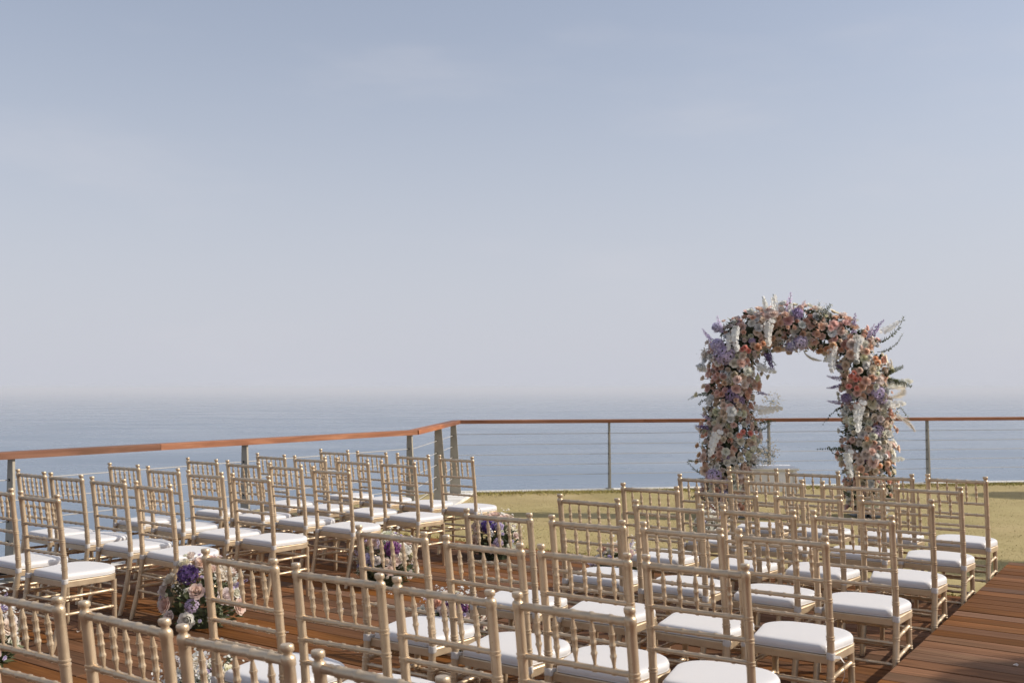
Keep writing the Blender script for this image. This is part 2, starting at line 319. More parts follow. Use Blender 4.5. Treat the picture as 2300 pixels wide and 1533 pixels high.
# ------------------------------------------------------------------ setting: sea, cliff, lawn
def build_setting():
    m = MB(); S = 45000.0
    m.add([(-S, -S, 0), (S, -S, 0), (S, S, 0), (-S, S, 0)], [(0, 1, 2, 3)])
    o = m.obj("sea", MATS['sea'], smooth=False); o.location = (0, 0, -80); tag(o, kind='structure')
    # cliff block under the terrace
    n2 = (flat(K3) - flat(K2)).normalized(); out2 = Vector((-n2.y, n2.x, 0))
    outl = -RD
    p0, p1, p2, p3 = flat(K0) + outl * .12, flat(K1) + outl * .12, flat(K2) + out2 * .12, flat(K3) + out2 * .12
    top = [p0, p1, p2, p3, Vector((40, -3, 0)), Vector((40, -25, 0)), p0 - CD * 20]
    mid = sum(top, Vector()) / len(top)
    rng = random.Random(3); m = MB(); n = len(top); layers = [(-0.45, 1.0), (-3, 0.995), (-12, 1.03), (-30, 1.12), (-55, 1.2), (-80.4, 1.45)]
    vs = []
    for z, s in layers:
        for p in top:
            q = mid + (p - mid) * (s + (rng.uniform(-.02, .03) if z < -4 else 0)); vs.append((q.x, q.y, z))
    fs = [tuple(range(n))]
    for k in range(len(layers) - 1):
        fs += [(k * n + i, (k + 1) * n + i, (k + 1) * n + (i + 1) % n, k * n + (i + 1) % n) for i in range(n)]
    m.add(vs, fs); tag(m.obj("cliff", MATS['cliff'], smooth=False), kind='structure')
    # lawn: a grid sheet with gentle undulation
    m = MB(); nx, ny = 90, 44
    a0, a1, b0, b1 = -10.2, 22.0, B_DECK + 0.0, 22.0
    idx = {}
    inner2 = flat(K2) - out2 * .10
    def inside(p):
        if (p - inner2).dot(out2) > 0: return False
        d1 = (flat(K2) - flat(K1)).normalized(); o1 = Vector((-d1.y, d1.x, 0))
        if (p - flat(K1)).dot(o1) > -0.10: return False
        return to_ab(p)[0] > A_RAIL - 2.2
    for i in range(nx + 1):
        for j in range(ny + 1):
            p = ab(a0 + (a1 - a0) * i / nx, b0 + (b1 - b0) * j / ny)
            z = lawn_z(p) + 0.012 * noise.noise(p * 1.1)
            idx[i, j] = len(m.v); m.v.append((p.x, p.y, z))
    for i in range(nx):
        for j in range(ny):
            c = ab(a0 + (a1 - a0) * (i + .5) / nx, b0 + (b1 - b0) * (j + .5) / ny)
            if (c - inner2).dot(out2) < 0.25:
                m.f.append((idx[i, j], idx[i + 1, j], idx[i + 1, j + 1], idx[i, j + 1])); m.m.append(0)
    lawn = m.obj("lawn", MATS['lawn'], angle=None); tag(lawn, kind='structure')
    # grass blades standing in the lawn
    rng = np.random.default_rng(5); V, T = [], []
    def blades(n, sampler, hmin, hmax, tmin, tmax):
        for _ in range(n):
            p = sampler()
            if p is None or not inside(p): continue
            z = lawn_z(p) + 0.012 * noise.noise(p * 1.1) - 0.004
            h = rng.uniform(hmin, hmax); t = rng.uniform(0, 6.283); l = rng.normal(0, .9, 2) * h; w = rng.uniform(.004, .010)
            dx, dy = math.cos(t) * w, math.sin(t) * w
            V.extend([(p.x - dx, p.y - dy, z), (p.x + dx, p.y + dy, z), (p.x + l[0], p.y + l[1], z + h)])
            T.append(float(np.clip(rng.uniform(tmin, tmax) + 0.40 * noise.noise(p * 0.6), 0, 1)))
    def s_all():
        D = 8.6 + (17.0 - 8.6) * rng.random() ** 1.3; u = rng.uniform(-0.22, 0.95)
        p = Vector((u * D, D, 0)); return p if to_ab(p)[1] > B_DECK + .03 else None
    blades(80000, s_all, .004, .013, .6, 1.0)
    def s_kerb():
        t = rng.random() * 0.62; p = flat(K2) + (flat(K3) - flat(K2)) * t - out2 * (.10 + abs(rng.normal(0, .20))); return p
    blades(15000, s_kerb, .015, .05, 0.15, .75)
    def s_edge():
        a = rng.uniform(-9, 2); return ab(a, B_DECK + abs(rng.normal(0, .06)) + .01)
    blades(5000, s_edge, .012, .035, .1, .8)
    me = bpy.data.meshes.new("grass"); nv = len(V); me.from_pydata(V, [], [(i, i + 1, i + 2) for i in range(0, nv, 3)])
    me.materials.append(MATS['grass']); at = me.attributes.new("tint", 'FLOAT', 'FACE'); at.data.foreach_set('value', T)
    o = link(bpy.data.objects.new("grass", me)); tag(o, 'short dry yellow green turf grass growing on the lawn', 'grass', kind='stuff')
    # white concrete kerb under the railing, three runs
    o = empty("kerb"); tag(o, kind='structure')
    def run(pa, pb, zin, zt, w0=-.20, w1=.12):
        d = (pb - pa).normalized(); on = Vector((-d.y, d.x, 0)); L_ = (pb - pa).length; k = max(1, int(L_ / 2.4))
        for i in range(k):
            q0, q1 = pa + d * (L_ * i / k + .003), pa + d * (L_ * (i + 1) / k - .003)
            m = MB(); m.prism([q0 + on * w1, q0 + on * w0, q1 + on * w0, q1 + on * w1][::1], zin, zt)
            b = m.obj("kerb_slab", MATS['concrete'], o, smooth=False)
    run(flat(K0), flat(K1), -.44, -.02, -.17, .12)
    run(flat(K1), flat(K2), -.44, [-.02, -.02, -.108, -.108], -.30, .12)
    run(flat(K2), flat(K3), -.44, -.112, -.14, .12)
build_setting()

# ------------------------------------------------------------------ decks, plank by plank
def build_decks():
    rng = random.Random(11)
    PW, GAP = 0.145, 0.006
    def plank(parent, a0, a1, b0, zt, th=0.028, wd=PW - GAP):
        ln = a1 - a0; m = MB(); bv = 0.003
        # bevelled board, local x along the board
        x, y = ln / 2, wd / 2
        P = [(-x, -y, -th), (x, -y, -th), (x, y, -th), (-x, y, -th),
             (-x, -y, -bv), (x, -y, -bv), (x, y, -bv), (-x, y, -bv),
             (-x + bv, -y + bv, 0), (x - bv, -y + bv, 0), (x - bv, y - bv, 0), (-x + bv, y - bv, 0)]
        m.add(P, [(0, 3, 2, 1), (0, 1, 5, 4), (1, 2, 6, 5), (2, 3, 7, 6), (3, 0, 4, 7), (4, 5, 9, 8), (5, 6, 10, 9), (6, 7, 11, 10), (7, 4, 8, 11), (8, 9, 10, 11)])
        o = m.obj("plank", MATS['deck'], parent, smooth=False)
        c = ab((a0 + a1) / 2, b0 + PW / 2, zt + rng.uniform(-.0015, .0015))
        o.location = c; o.rotation_euler = (rng.uniform(-.003, .003), 0, -PHI + rng.uniform(-.0006, .0006))
        return o
    def base(name, a0, a1, b0, b1, z0, z1):
        m = MB(); m.prism([ab(a0, b0), ab(a1, b0), ab(a1, b1), ab(a0, b1)], z0, z1)
        o = m.obj(name, MATS['dark'], smooth=False); tag(o, kind='structure'); return o
    aL = A_RAIL + 0.175
    d = base("lower_deck", aL + .01, A_EDGE - .01, -1.0, B_DECK - .02, -.44, -.034)
    n = int((B_DECK + 0.2) / PW)
    for k in range(n):
        b = B_DECK - (k + 1) * PW
        cuts = [aL]; j = rng.uniform(2.0, 4.2)
        while cuts[-1] + j < A_EDGE - 1.0: cuts.append(cuts[-1] + j); j = rng.uniform(2.6, 4.4)
        cuts.append(A_EDGE - .006)
        for a0, a1 in zip(cuts[:-1], cuts[1:]): plank(d, a0 + .002, a1 - .002, b, 0.0)
    p = base("raised_deck", A_EDGE + .012, A_EDGE + 8.0, -1.6, B_PLAT - .02, -.40, PLAT_Z - .034)
    n = int((B_PLAT + 1.6) / PW)
    for k in range(n):
        b = B_PLAT - (k + 1) * PW
        cuts = [A_EDGE]; j = rng.uniform(2.4, 4.4)
        while cuts[-1] + j < A_EDGE + 7.0: cuts.append(cuts[-1] + j); j = rng.uniform(2.8, 4.4)
        cuts.append(A_EDGE + 8.0)
        for a0, a1 in zip(cuts[:-1], cuts[1:]): plank(p, a0 + .002, a1 - .002, b, PLAT_Z)
    m = MB(); m.prism([ab(A_EDGE + .001, -1.6), ab(A_EDGE + .012, -1.6), ab(A_EDGE + .012, B_PLAT - .01), ab(A_EDGE + .001, B_PLAT - .01)], .004, PLAT_Z - .030)
    m.obj("fascia_board", MATS['deck'], p, smooth=False)
    m = MB(); m.prism([ab(A_EDGE + .012, B_PLAT - .02), ab(A_EDGE + 8, B_PLAT - .02), ab(A_EDGE + 8, B_PLAT - .004), ab(A_EDGE + .012, B_PLAT - .004)], -.2, PLAT_Z - .030)
    m.obj("fascia_board", MATS['deck'], p, smooth=False)
build_decks()

# ------------------------------------------------------------------ railing
def build_railing():
    root = empty("railing", ab(A_RAIL, 4.0)); tag(root, 'cable railing with reddish timber handrail and tapered grey steel posts along the cliff edge', 'railing')
    root_inv = Matrix.Translation(root.location).inverted()
    def part(m, name, mt, smooth=False, parent=None):
        o = m.obj(name, mt, None, smooth); o.parent = parent or root
        o.matrix_parent_inverse = root_inv if parent is None else Matrix.Identity(4)
        return o
    W, T = 0.135, 0.058
    def handrail(pa, pb, cuts):
        d = (pb - pa).normalized(); on = Vector((-d.y, d.x, 0)); rz = math.atan2(d.y, d.x)
        ts = [0] + cuts + [1]
        for t0, t1 in zip(ts[:-1], ts[1:]):
            q0, q1 = pa + (pb - pa) * t0 + d * .002, pa + (pb - pa) * t1 - d * .002
            L_ = (q1 - q0).length; c = (q0 + q1) / 2; bv = .006
            m = MB(); x, y = L_ / 2, W / 2
            prof = [(-y, -T), (y, -T), (y, -bv), (y - bv, 0), (-y + bv, 0), (-y, -bv)]
            vs = [(-x, a, b) for a, b in prof] + [(x, a, b) for a, b in prof]; n = 6
            m.add(vs, [tuple(range(n)), tuple(range(n, 2 * n))[::-1]] + [(i, n + i, n + (i + 1) % n, (i + 1) % n) for i in range(n)])
            o = m.obj("handrail", MATS['rail'], None, False); o.parent = root; o.matrix_parent_inverse = root_inv
            o.location = c; o.rotation_euler = (0, 0, rz)
    L1 = (K1 - K0).length
    pj = gp(391, 998, RAIL_Z); tj = (pj - K0).dot(K1 - K0) / L1 ** 2
    handrail(K0, K1, [max(.1, tj - .32), tj]); handrail(K1, K2, [.55]); handrail(K2, K3, [.16, .33, .52, .72])
    def post(p, d, zb, wt=.075, wb=.15, th=.022):
        """flat tapered steel fin set square to the rail"""
        on = Vector((-d.y, d.x, 0)); m = MB(); ztop = RAIL_Z - T
        def q(o_, s_, z): v = p + on * o_ + d * s_; return (v.x, v.y, z)
        h = th / 2
        vs = [q(.045, -h, zb), q(.045, h, zb), q(.045 - wb, h, zb), q(.045 - wb, -h, zb), q(.035, -h, ztop), q(.035, h, ztop), q(.035 - wt, h, ztop), q(.035 - wt, -h, ztop)]
        m.add(vs, [(0, 3, 2, 1), (4, 5, 6, 7), (0, 1, 5, 4), (1, 2, 6, 5), (2, 3, 7, 6), (3, 0, 4, 7)])
        o = part(m, "post", MATS['steel'])
        m = MB(); m.box(p + Vector((0, 0, zb + .006)) - on * .02, (.16, .10, .012), Matrix.Rotation(math.atan2(on.y, on.x), 3, 'Z'))
        part(m, "base_plate", MATS['steel'], parent=o)
        for z in CZ:
            m = MB(); c = p + Vector((0, 0, z)); m.tube([c - d * .018, c + d * .018], .011, 8); part(m, "cable_fitting", MATS['bolt'], parent=o)
    CZ = [.80, .63, .465, .30, .135]
    d1 = (flat(K1) - flat(K0)).normalized(); d2 = (flat(K2) - flat(K1)).normalized(); d3 = (flat(K3) - flat(K2)).normalized()
    def along(u, v, A, dd):
        t = (flat(gp(u, v, RAIL_Z)) - flat(A)).dot(dd); return flat(A) + dd * t
    P1 = [along(48, 1015, K1, d1), along(565, 986, K1, d1), along(920, 965.5, K1, d1)]
    P1 = [P1[0] - d1 * 2.5] + P1
    for p in P1: post(p, d1, -.02)
    post(along(982, 953, K1, d2), d2, -.06, .10, .20)
    post(along(1017, 945, K1, d2), d2, -.108, .085, .18)
    P3 = [along(1368, 941, K2, d3), along(1722, 938.6, K2, d3), along(2078, 936.6, K2, d3)]
    st = (P3[2] - P3[0]).length / 2
    P3 += [P3[2] + d3 * st, P3[2] + d3 * 2 * st]
    for p in P3: post(p, d3, -.112, .07, .12)
    for A, B in ((K0, K1), (K1, K2), (K2, K3)):
        for z in CZ:
            a, b = flat(A) + Vector((0, 0, z)), flat(B) + Vector((0, 0, z))
            k = 9; pts = [a + (b - a) * (i / k) for i in range(k + 1)]
            m = MB(); m.tube(pts, .0045, 6); part(m, "cable", MATS['cable'], True)
    # dark toe rail on the left run
    m = MB(); a, b = flat(K0), flat(K1); c = (a + b) / 2
    m.box(c + Vector((0, 0, .045)) - RD * .03, ((b - a).length, .05, .03), Matrix.Rotation(math.atan2(d1.y, d1.x), 3, 'Z')); part(m, "toe_rail", MATS['bolt'])
build_railing()

# ------------------------------------------------------------------ chairs
def chair_parts():
    """meshes of one chair: origin on the floor between the rear posts' tops' vertical, +Y is the sitter's front"""
    G = MATS['gold']; out = []
    def prof_rings(z0, z1, r, rings, fin=False):
        pts = []
        zs = sorted(rings)
        cur = [(z0, r)]
        for z in zs:
            for dz in (-.0075, .0045):
                zc = z + dz
                cur += [(zc - .0042, r), (zc - .0026, r + .0026), (zc + .0026, r + .0026), (zc + .0042, r)]
        cur.append((z1, r))
        return cur
    RZ = [.881, .725, .645, .562]
    def yc(z):                                             # curve of the rear post
        if z < .42: t = (.42 - z) / .42; return -.075 * t ** 1.6
        t = (z - .42) / .5; return -.062 * t ** 1.25
    def lathe_post(sx):
        pr = prof_rings(0.0, .868, .0162, [.21, .31, .482] + RZ[1:])
        pr = [(.0, .0135), (.012, .0150), (.19, .0160)] + pr[1:] + [(.872, .0185), (.888, .0188), (.894, .0165), (.898, .0115), (.903, .0112), (.906, .0150), (.909, .0172), (.920, .0172), (.9235, .0150), (.9245, .006)]
        extra = [(z, .0162) for z in (.05, .1, .15, .26, .36, .39, .42, .45, .52, .60, .685, .76, .80, .84)]
        pr = sorted(pr + [e for e in extra if all(abs(e[0] - q[0]) > .012 for q in pr)])
        m = MB(); S = 12
        for z, r in pr:
            for k in range(S):
                t = 2 * math.pi * k / S; m.v.append((sx * .193 + r * math.cos(t), yc(z) + r * math.sin(t), z))
        for i in range(len(pr) - 1):
            for k in range(S):
                a, b = i * S + k, i * S + (k + 1) % S; m.f.append((a, b, b + S, a + S)); m.m.append(0)
        m.f.append(tuple(range(S))[::-1]); m.f.append(tuple(range((len(pr) - 1) * S, len(pr) * S))); m.m += [0, 0]
        return m
    for s in (-1, 1): out.append(("back_post", lathe_post(s).mesh("back_post", G, True, 35), None))
    def turned(p0, p1, r, rings, taper=None, sides=10, rw=.0042, rr=.0022):
        p0, p1 = Vector(p0), Vector(p1); L_ = (p1 - p0).length; pr = [(0, r if taper is None else taper)]
        if taper is not None: pr += [(.10, r * .62), (.24, r)]
        for t in rings:
            w = rw / L_; pr += [(t - 2.0 * w, r), (t - w, r + rr), (t + w, r + rr), (t + 2.0 * w, r)]
        if taper is not None: pr += [(.76, r), (.90, r * .62)]
        pr += [(1, r if taper is None else taper)]
        pr = sorted(pr); m = MB(); m.tube([p0 + (p1 - p0) * t for t, _ in pr], [q for _, q in pr], sides); return m
    xs = [-.1287, -.0643, 0, .0643, .1287]
    for i, z in enumerate(RZ):
        r = .0128 if i == 0 else .0098 if i == 1 else .0092
        m = turned((-.193, yc(z), z), (.193, yc(z), z), r, [.5 + x / .386 for x in xs], rw=.0040, rr=.0024)
        out.append(("top_rail" if i == 0 else "back_rail", m.mesh("back_rail", G, True, 35), None))
    for x in xs:
        m = turned((x, yc(.725), .732), (x, yc(.881), .874), .0085, [.27, .5, .73], taper=.0045, sides=8, rw=.0030, rr=.0020)
        out.append(("spindle", m.mesh("spindle", G, True, 35), None))
    # seat frame: trapezoid slab with rounded front, butting the posts
    def outline(wr, wf, y0, y1, rf, rb, n=7):
        P = []
        def arc(cx, cy, r, a0, a1):
            for k in range(n + 1):
                a = math.radians(a0 + (a1 - a0) * k / n); P.append((cx + r * math.cos(a), cy + r * math.sin(a)))
        arc(wr - rb, y0 + rb, rb, -90, 0); arc(wf - rf, y1 - rf, rf, 0, 80)
        for t in (.5, 0, -.5): P.append((t * (wf - rf), y1 + .010 * (1 - t * t)))
        arc(-wf + rf, y1 - rf, rf, 100, 180); arc(-wr + rb, y0 + rb, rb, 180, 270)
        return P
    P = outline(.192, .213, .006, .384, .125, .012); n = len(P); m = MB()
    lay = [(.364, .96), (.367, 1.0), (.398, 1.0), (.402, .985)]; cx, cy = 0, .2
    for z, s in lay: m.v += [(cx + (x - cx) * s, cy + (y - cy) * s, z) for x, y in P]
    for k in range(len(lay) - 1): m.f += [(k * n + i, k * n + (i + 1) % n, (k + 1) * n + (i + 1) % n, (k + 1) * n + i) for i in range(n)]
    m.f += [tuple(range(n))[::-1], tuple(range((len(lay) - 1) * n, len(lay) * n))]; m.m = [0] * len(m.f)
    out.append(("seat_frame", m.mesh("seat_frame", G, True, 35), None))
    # cushion: soft pad, crowned top
    P = outline(.172, .210, .008, .388, .135, .03, 12); n = len(P); m = MB()
    lay = [(.4045, .965), (.4065, .985), (.4120, .998), (.4190, 1.002), (.4265, .998), (.4330, .987), (.4380, .968), (.4415, .940), (.4437, .895), (.4450, .80), (.4460, .60), (.4464, .35), (.4466, .12)]
    for z, s in lay:
        for i, (x, y) in enumerate(P):
            w = .0016 * math.sin(i * .9 + z * 60) if z < .436 else 0.0
            m.v.append((cx + (x - cx) * s, cy + (y - cy) * s, z + w))
    for k in range(len(lay) - 1): m.f += [(k * n + i, k * n + (i + 1) % n, (k + 1) * n + (i + 1) % n, (k + 1) * n + i) for i in range(n)]
    m.f += [tuple(range(n))[::-1], tuple(range((len(lay) - 1) * n, len(lay) * n))]; m.m = [0] * len(m.f)
    out.append(("seat_cushion", m.mesh("seat_cushion", MATS['satin'], True, 60), None))
    m = MB(); ring = [Vector((cx + (x - cx) * .988, cy + (y - cy) * .988, .4070)) for x, y in P]; m.tube(ring + [ring[0]], .0026, 6, False)
    out.append(("piping", m.mesh("piping", MATS['satin'], True, None), "seat_cushion"))
    for s in (-1, 1):
        m = MB(); S = 14; pr = [(.390, .0175), (.392, .0186), (.400, .0190), (.408, .0186), (.416, .0190), (.419, .0182), (.420, .0160)]
        for z, r in pr:
            for k in range(S):
                t = 2 * math.pi * k / S; m.v.append((s * .193 + r * math.cos(t), yc(z) + r * math.sin(t), z + .002 * math.sin(3 * t + s)))
        for i in range(len(pr) - 1):
            for k in range(S): a, b = i * S + k, i * S + (k + 1) % S; m.f.append((a, b, b + S, a + S)); m.m.append(0)
        m.box(Vector((s * .176, .016, .409)), (.008, .022, .012))
        out.append(("tie_strap", m.mesh("tie_strap", MATS['ribbon'], True, 50), "seat_cushion"))
    # front legs
    fx, fy = .178, .338
    for s in (-1, 1):
        p0, p1 = Vector((s * (fx + .004), fy + .012, 0)), Vector((s * fx, fy, .366))
        pr = [(0, .0125), (.02, .0135), (.5, .0150)]
        for t in (.20 / .38, .30 / .38):
            for dt in (-.016, .016): pr += [(t + dt - .011, .0152), (t + dt - .006, .0176), (t + dt + .006, .0176), (t + dt + .011, .0152)]
        pr += [(1, .0165)]; pr = sorted(pr)
        m = MB(); m.tube([p0 + (p1 - p0) * t for t, _ in pr], [r for _, r in pr], 11); out.append(("front_leg", m.mesh("front_leg", G, True, 35), None))
    # stretchers
    for z in (.205, .305):
        for s in (-1, 1):
            m = turned((s * .193, yc(z), z + .004), (s * (fx + .002), fy + .006, z - .003), .0100, [.1, .5, .9]); out.append(("side_stretcher", m.mesh("side_stretcher", G, True, 35), None))
    for z in (.185, .285):
        m = turned((-fx, fy + .006, z), (fx, fy + .006, z), .0090, [.1, .36, .64, .9]); out.append(("front_stretcher", m.mesh("front_stretcher", G, True, 35), None))
        m = turned((-.193, yc(z), z), (.193, yc(z), z), .0090, [.1, .36, .64, .9]); out.append(("back_stretcher", m.mesh("back_stretcher", G, True, 35), None))
    return out
CHAIR = chair_parts()
def place_chair(loc, rz, label, group):
    r = empty("chiavari_chair", loc, rz); tag(r, label, 'chair', group); named = {}; h = math.sin(loc.x * 91.7 + loc.y * 37.3) * 43758.5; h -= math.floor(h); h2 = (h * 17.3) % 1
    tint = (.90 + .14 * h, .90 + .13 * h - .02 * h2, .90 + .12 * h - .05 * h2, 1); r.rotation_euler.y = (h2 - .5) * .010
    for name, me, par in CHAIR:
        o = bpy.data.objects.new(name, me); COL.objects.link(o); o.parent = named.get(par, r); named[name] = o; o.color = tint
    return r

RIGHT = [[(2086,1062,2218,1067),(1924,1058,2046,1061),(1768,1053,1882,1056),(1636,1047,1743,1051)],
[(2016,1084,2160,1091),(1843,1077,1980,1089),(1675,1070,1800,1075),(1524,1063,1640,1070)],
[(1932,1112,2091,1117),(1741,1105,1884,1108),(1560,1094,1697,1104),(1395,1085,1519,1091)],
[(1827,1144,2000,1155),(1620,1136,1777,1142),(1425,1123,1574,1134),(1253,1113,1385,1117)],
[(1655,1186,1851,1199),(1441,1172,1619,1188),(1236,1158,1398,1170),(1045,1144,1191,1154)],
[(1446,1245,1673,1262),(1210,1224,1406,1241),(999,1205,1168,1222),(805,1180,951,1193)],
[(1154,1334,1412,1358),(890,1300,1098,1327),(662,1264,849,1294),(455,1231,613,1254)],
[None,(409,1402,638,1448),(186,1349,363,1387),None]]
LEFT = [[(985,1023,1061,1025),(890,1017,961,1022),(800,1013,867,1015),(719,1007,782,1011)],
[(853,1034,930,1039),(754,1028,826,1032),(662,1022,729,1028),(577,1018,638,1020)],
[(704,1049,778,1053),(603,1039,677,1042),(510,1032,579,1039),(422,1028,484,1030)],
[(521,1064,601,1070),(424,1060,496,1060),(332,1047,398,1052),(249,1038,307,1043)],
[(302,1081,381,1089),(205,1070,279,1077),(114,1060,182,1066),(38,1053,100,1060)],
[(49,1104,124,1113),None]]
ORD = ['front', 'second', 'third', 'fourth', 'fifth', 'sixth', 'seventh', 'eighth']
def build_chairs():
    rng = random.Random(21)
    made = {}
    for B, (ox, oy), s, c, ph, k, right in ((RIGHT, (3.2918, 6.9782), .8403, .4911, .5896, .0347, True), (LEFT, (-.3732, 9.1658), .7928, .5287, .6196, .0131, False)):
        rd = Vector((math.cos(ph), -math.sin(ph), 0)); cd = Vector((math.sin(ph + k), math.cos(ph + k), 0))
        for i, row in enumerate(B):
            for j, q in enumerate(row):
                g = Vector((ox, oy, 0)) - cd * s * i - rd * c * j - rd * .193        # grid position of the post tops' midpoint
                if q is not None:
                    u, v = (q[0] + q[2]) / 2, (q[1] + q[3]) / 2
                    p = gp(u, v, .922)
                    D = .5 * p.y + .5 * g.y; p = Vector((p.x * D / p.y, D, 0))
                    t = flat(p)
                    if right and j == 0:                                             # keep clear of the step
                        a = to_ab(t)[0]; t = t + RD * min(0, A_EDGE - .212 - a)
                else: t = g
                rz = -ph + rng.uniform(-.035, .035)
                fwd = Vector((-math.sin(rz), math.cos(rz), 0))
                loc = flat(t) + fwd * .062
                seat = (['step side seat', 'second seat from the step', 'third seat from the step', 'aisle seat'] if right else
                        ['aisle seat', 'second seat from the aisle', 'third seat from the aisle', 'sea railing seat'])[j]
                block = 'raised deck block' if right else 'sea railing block'
                lab = f'gold chair, {seat}, {ORD[i]} row from arch, {block}'
                if right and (i, j) == (4, 0): lab = 'gold chair with loose white tie hanging, step side seat, fifth row from arch'
                made[right, i, j] = place_chair(loc, rz, lab, 'gold chairs set in rows for the ceremony')
    # the one cushion tie that hangs loose
    ch = made[True, 4, 0]; cu = [o for o in ch.children if o.name.startswith('seat_cushion')][0]
    pts = [Vector((.205, .0, .402)), Vector((.226, .02, .400)), Vector((.238, .035, .375)), Vector((.24, .03, .32)), Vector((.226, .005, .275)), Vector((.215, -.012, .25))]
    m = MB()
    for i in range(len(pts)):
        d = (pts[min(i + 1, 5)] - pts[max(i - 1, 0)]).normalized(); sd = d.cross(Vector((1, .3, 0))).normalized() * .006
        m.v += [tuple(pts[i] - sd), tuple(pts[i] + sd), tuple(pts[i] + sd + Vector((.0015, 0, 0))), tuple(pts[i] - sd + Vector((.0015, 0, 0)))]
    for i in range(len(pts) - 1):
        a = 4 * i
        for q in range(4): m.f.append((a + q, a + (q + 1) % 4, a + 4 + (q + 1) % 4, a + 4 + q)); m.m.append(0)
    m.obj("hanging_tie", MATS['ribbon'], cu)
build_chairs()

# ------------------------------------------------------------------ flowers
def petal_grid(w, h, cup, lean, curl, nu=4, nv=4, ruffle=0.0, ph=0.0):
    """one petal growing up +Z from the origin, facing -Y inwards; returns verts, faces"""
    vs, fs = [], []
    for j in range(nv + 1):
        t = j / nv; ww = w * (math.sin(math.pi * min(1, t * .62 + .16)) ** .8) * (1 if t < .8 else 1 - (t - .8) * 1.3)
        y0 = lean * h * t ** 1.4 + curl * h * max(0, t - .62) ** 2 * 3
        z0 = h * (t - .16 * t * t) - curl * h * max(0, t - .72) ** 2 * 2.2
        for i in range(nu + 1):
            s = (i / nu) * 2 - 1
            vs.append(Vector((s * ww, y0 - cup * ww * s * s + ruffle * h * math.sin(s * 4 + ph) * t * t, z0 - .10 * h * s * s * t)))
    for j in range(nv):
        for i in range(nu):
            a = j * (nu + 1) + i; fs.append((a, a + 1, a + nu + 2, a + nu + 1))
    return vs, fs
def flower_mesh(name, rings, seed, ruffle=0.0, center=True):
    rng = random.Random(seed); m = MB(); inner = []
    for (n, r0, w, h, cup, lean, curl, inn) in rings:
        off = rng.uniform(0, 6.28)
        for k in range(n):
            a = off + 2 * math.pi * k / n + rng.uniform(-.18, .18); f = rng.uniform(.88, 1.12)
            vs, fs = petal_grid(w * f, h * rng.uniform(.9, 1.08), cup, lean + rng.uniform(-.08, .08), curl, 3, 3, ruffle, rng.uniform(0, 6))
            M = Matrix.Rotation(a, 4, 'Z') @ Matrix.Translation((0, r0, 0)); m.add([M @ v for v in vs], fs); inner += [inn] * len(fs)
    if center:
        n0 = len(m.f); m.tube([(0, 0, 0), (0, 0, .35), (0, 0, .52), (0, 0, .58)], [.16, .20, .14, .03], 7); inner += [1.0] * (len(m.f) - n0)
    me = m.mesh(name, MATS['petal'], True, None); at = me.attributes.new("inner", 'FLOAT', 'FACE'); at.data.foreach_set('value', inner); return me
ROSES = [flower_mesh("rose", [(3, .06, .24, .66, 1.1, .0, .08, 1.0), (5, .17, .34, .74, .95, .04, .18, .8), (6, .30, .40, .74, .80, .14, .32, .5), (7, .42, .42, .66, .62, .30, .50, .2), (7, .48, .44, .50, .45, .62, .55, 0.0)], s) for s in (1, 2, 3)]
ROSES_SHUT = [flower_mesh("rose", [(3, .08, .26, .82, 1.1, .0, .06, .9), (5, .18, .38, .88, .95, .03, .14, .6), (6, .30, .44, .82, .75, .12, .40, .25), (5, .38, .46, .62, .55, .34, .6, .0)], s) for s in (4, 5)]
RUFFLED = [flower_mesh("carnation", [(8, .05, .22, .72, .2, .03, .1, .7), (11, .14, .26, .72, .2, .22, .15, .5), (13, .22, .30, .68, .2, .52, .2, .25), (13, .26, .34, .58, .2, 1.0, .3, 0)], s, .12, False) for s in (6, 7)]
BALLS = [flower_mesh("ranunculus", [(5, .10, .26, .74, 1.1, -.04, .04, .8), (7, .24, .36, .80, 1.0, -.02, .06, .5), (8, .38, .42, .76, .85, .05, .12, .2), (8, .50, .44, .58, .7, .16, .2, .0)], s) for s in (14, 15)]
SMALL = [flower_mesh("spray_rose", [(4, .12, .32, .74, .95, .05, .15, .7), (6, .30, .42, .68, .7, .22, .4, .25), (6, .38, .44, .50, .5, .6, .5, 0)], s) for s in (8, 9)]
def floret(m, M, r, n=4, inner=None, rng=None):
    for k in range(n):
        a = 2 * math.pi * k / n
        R_ = M @ Matrix.Rotation(a, 4, 'Z')
        m.add([R_ @ Vector(p) for p in ((0, 0, 0), (r * .55, r * .62, r * .18), (0, r * 1.15, r * .1), (-r * .55, r * .62, r * .18))], [(0, 1, 2, 3)])
        if inner is not None: inner.append(rng.random())
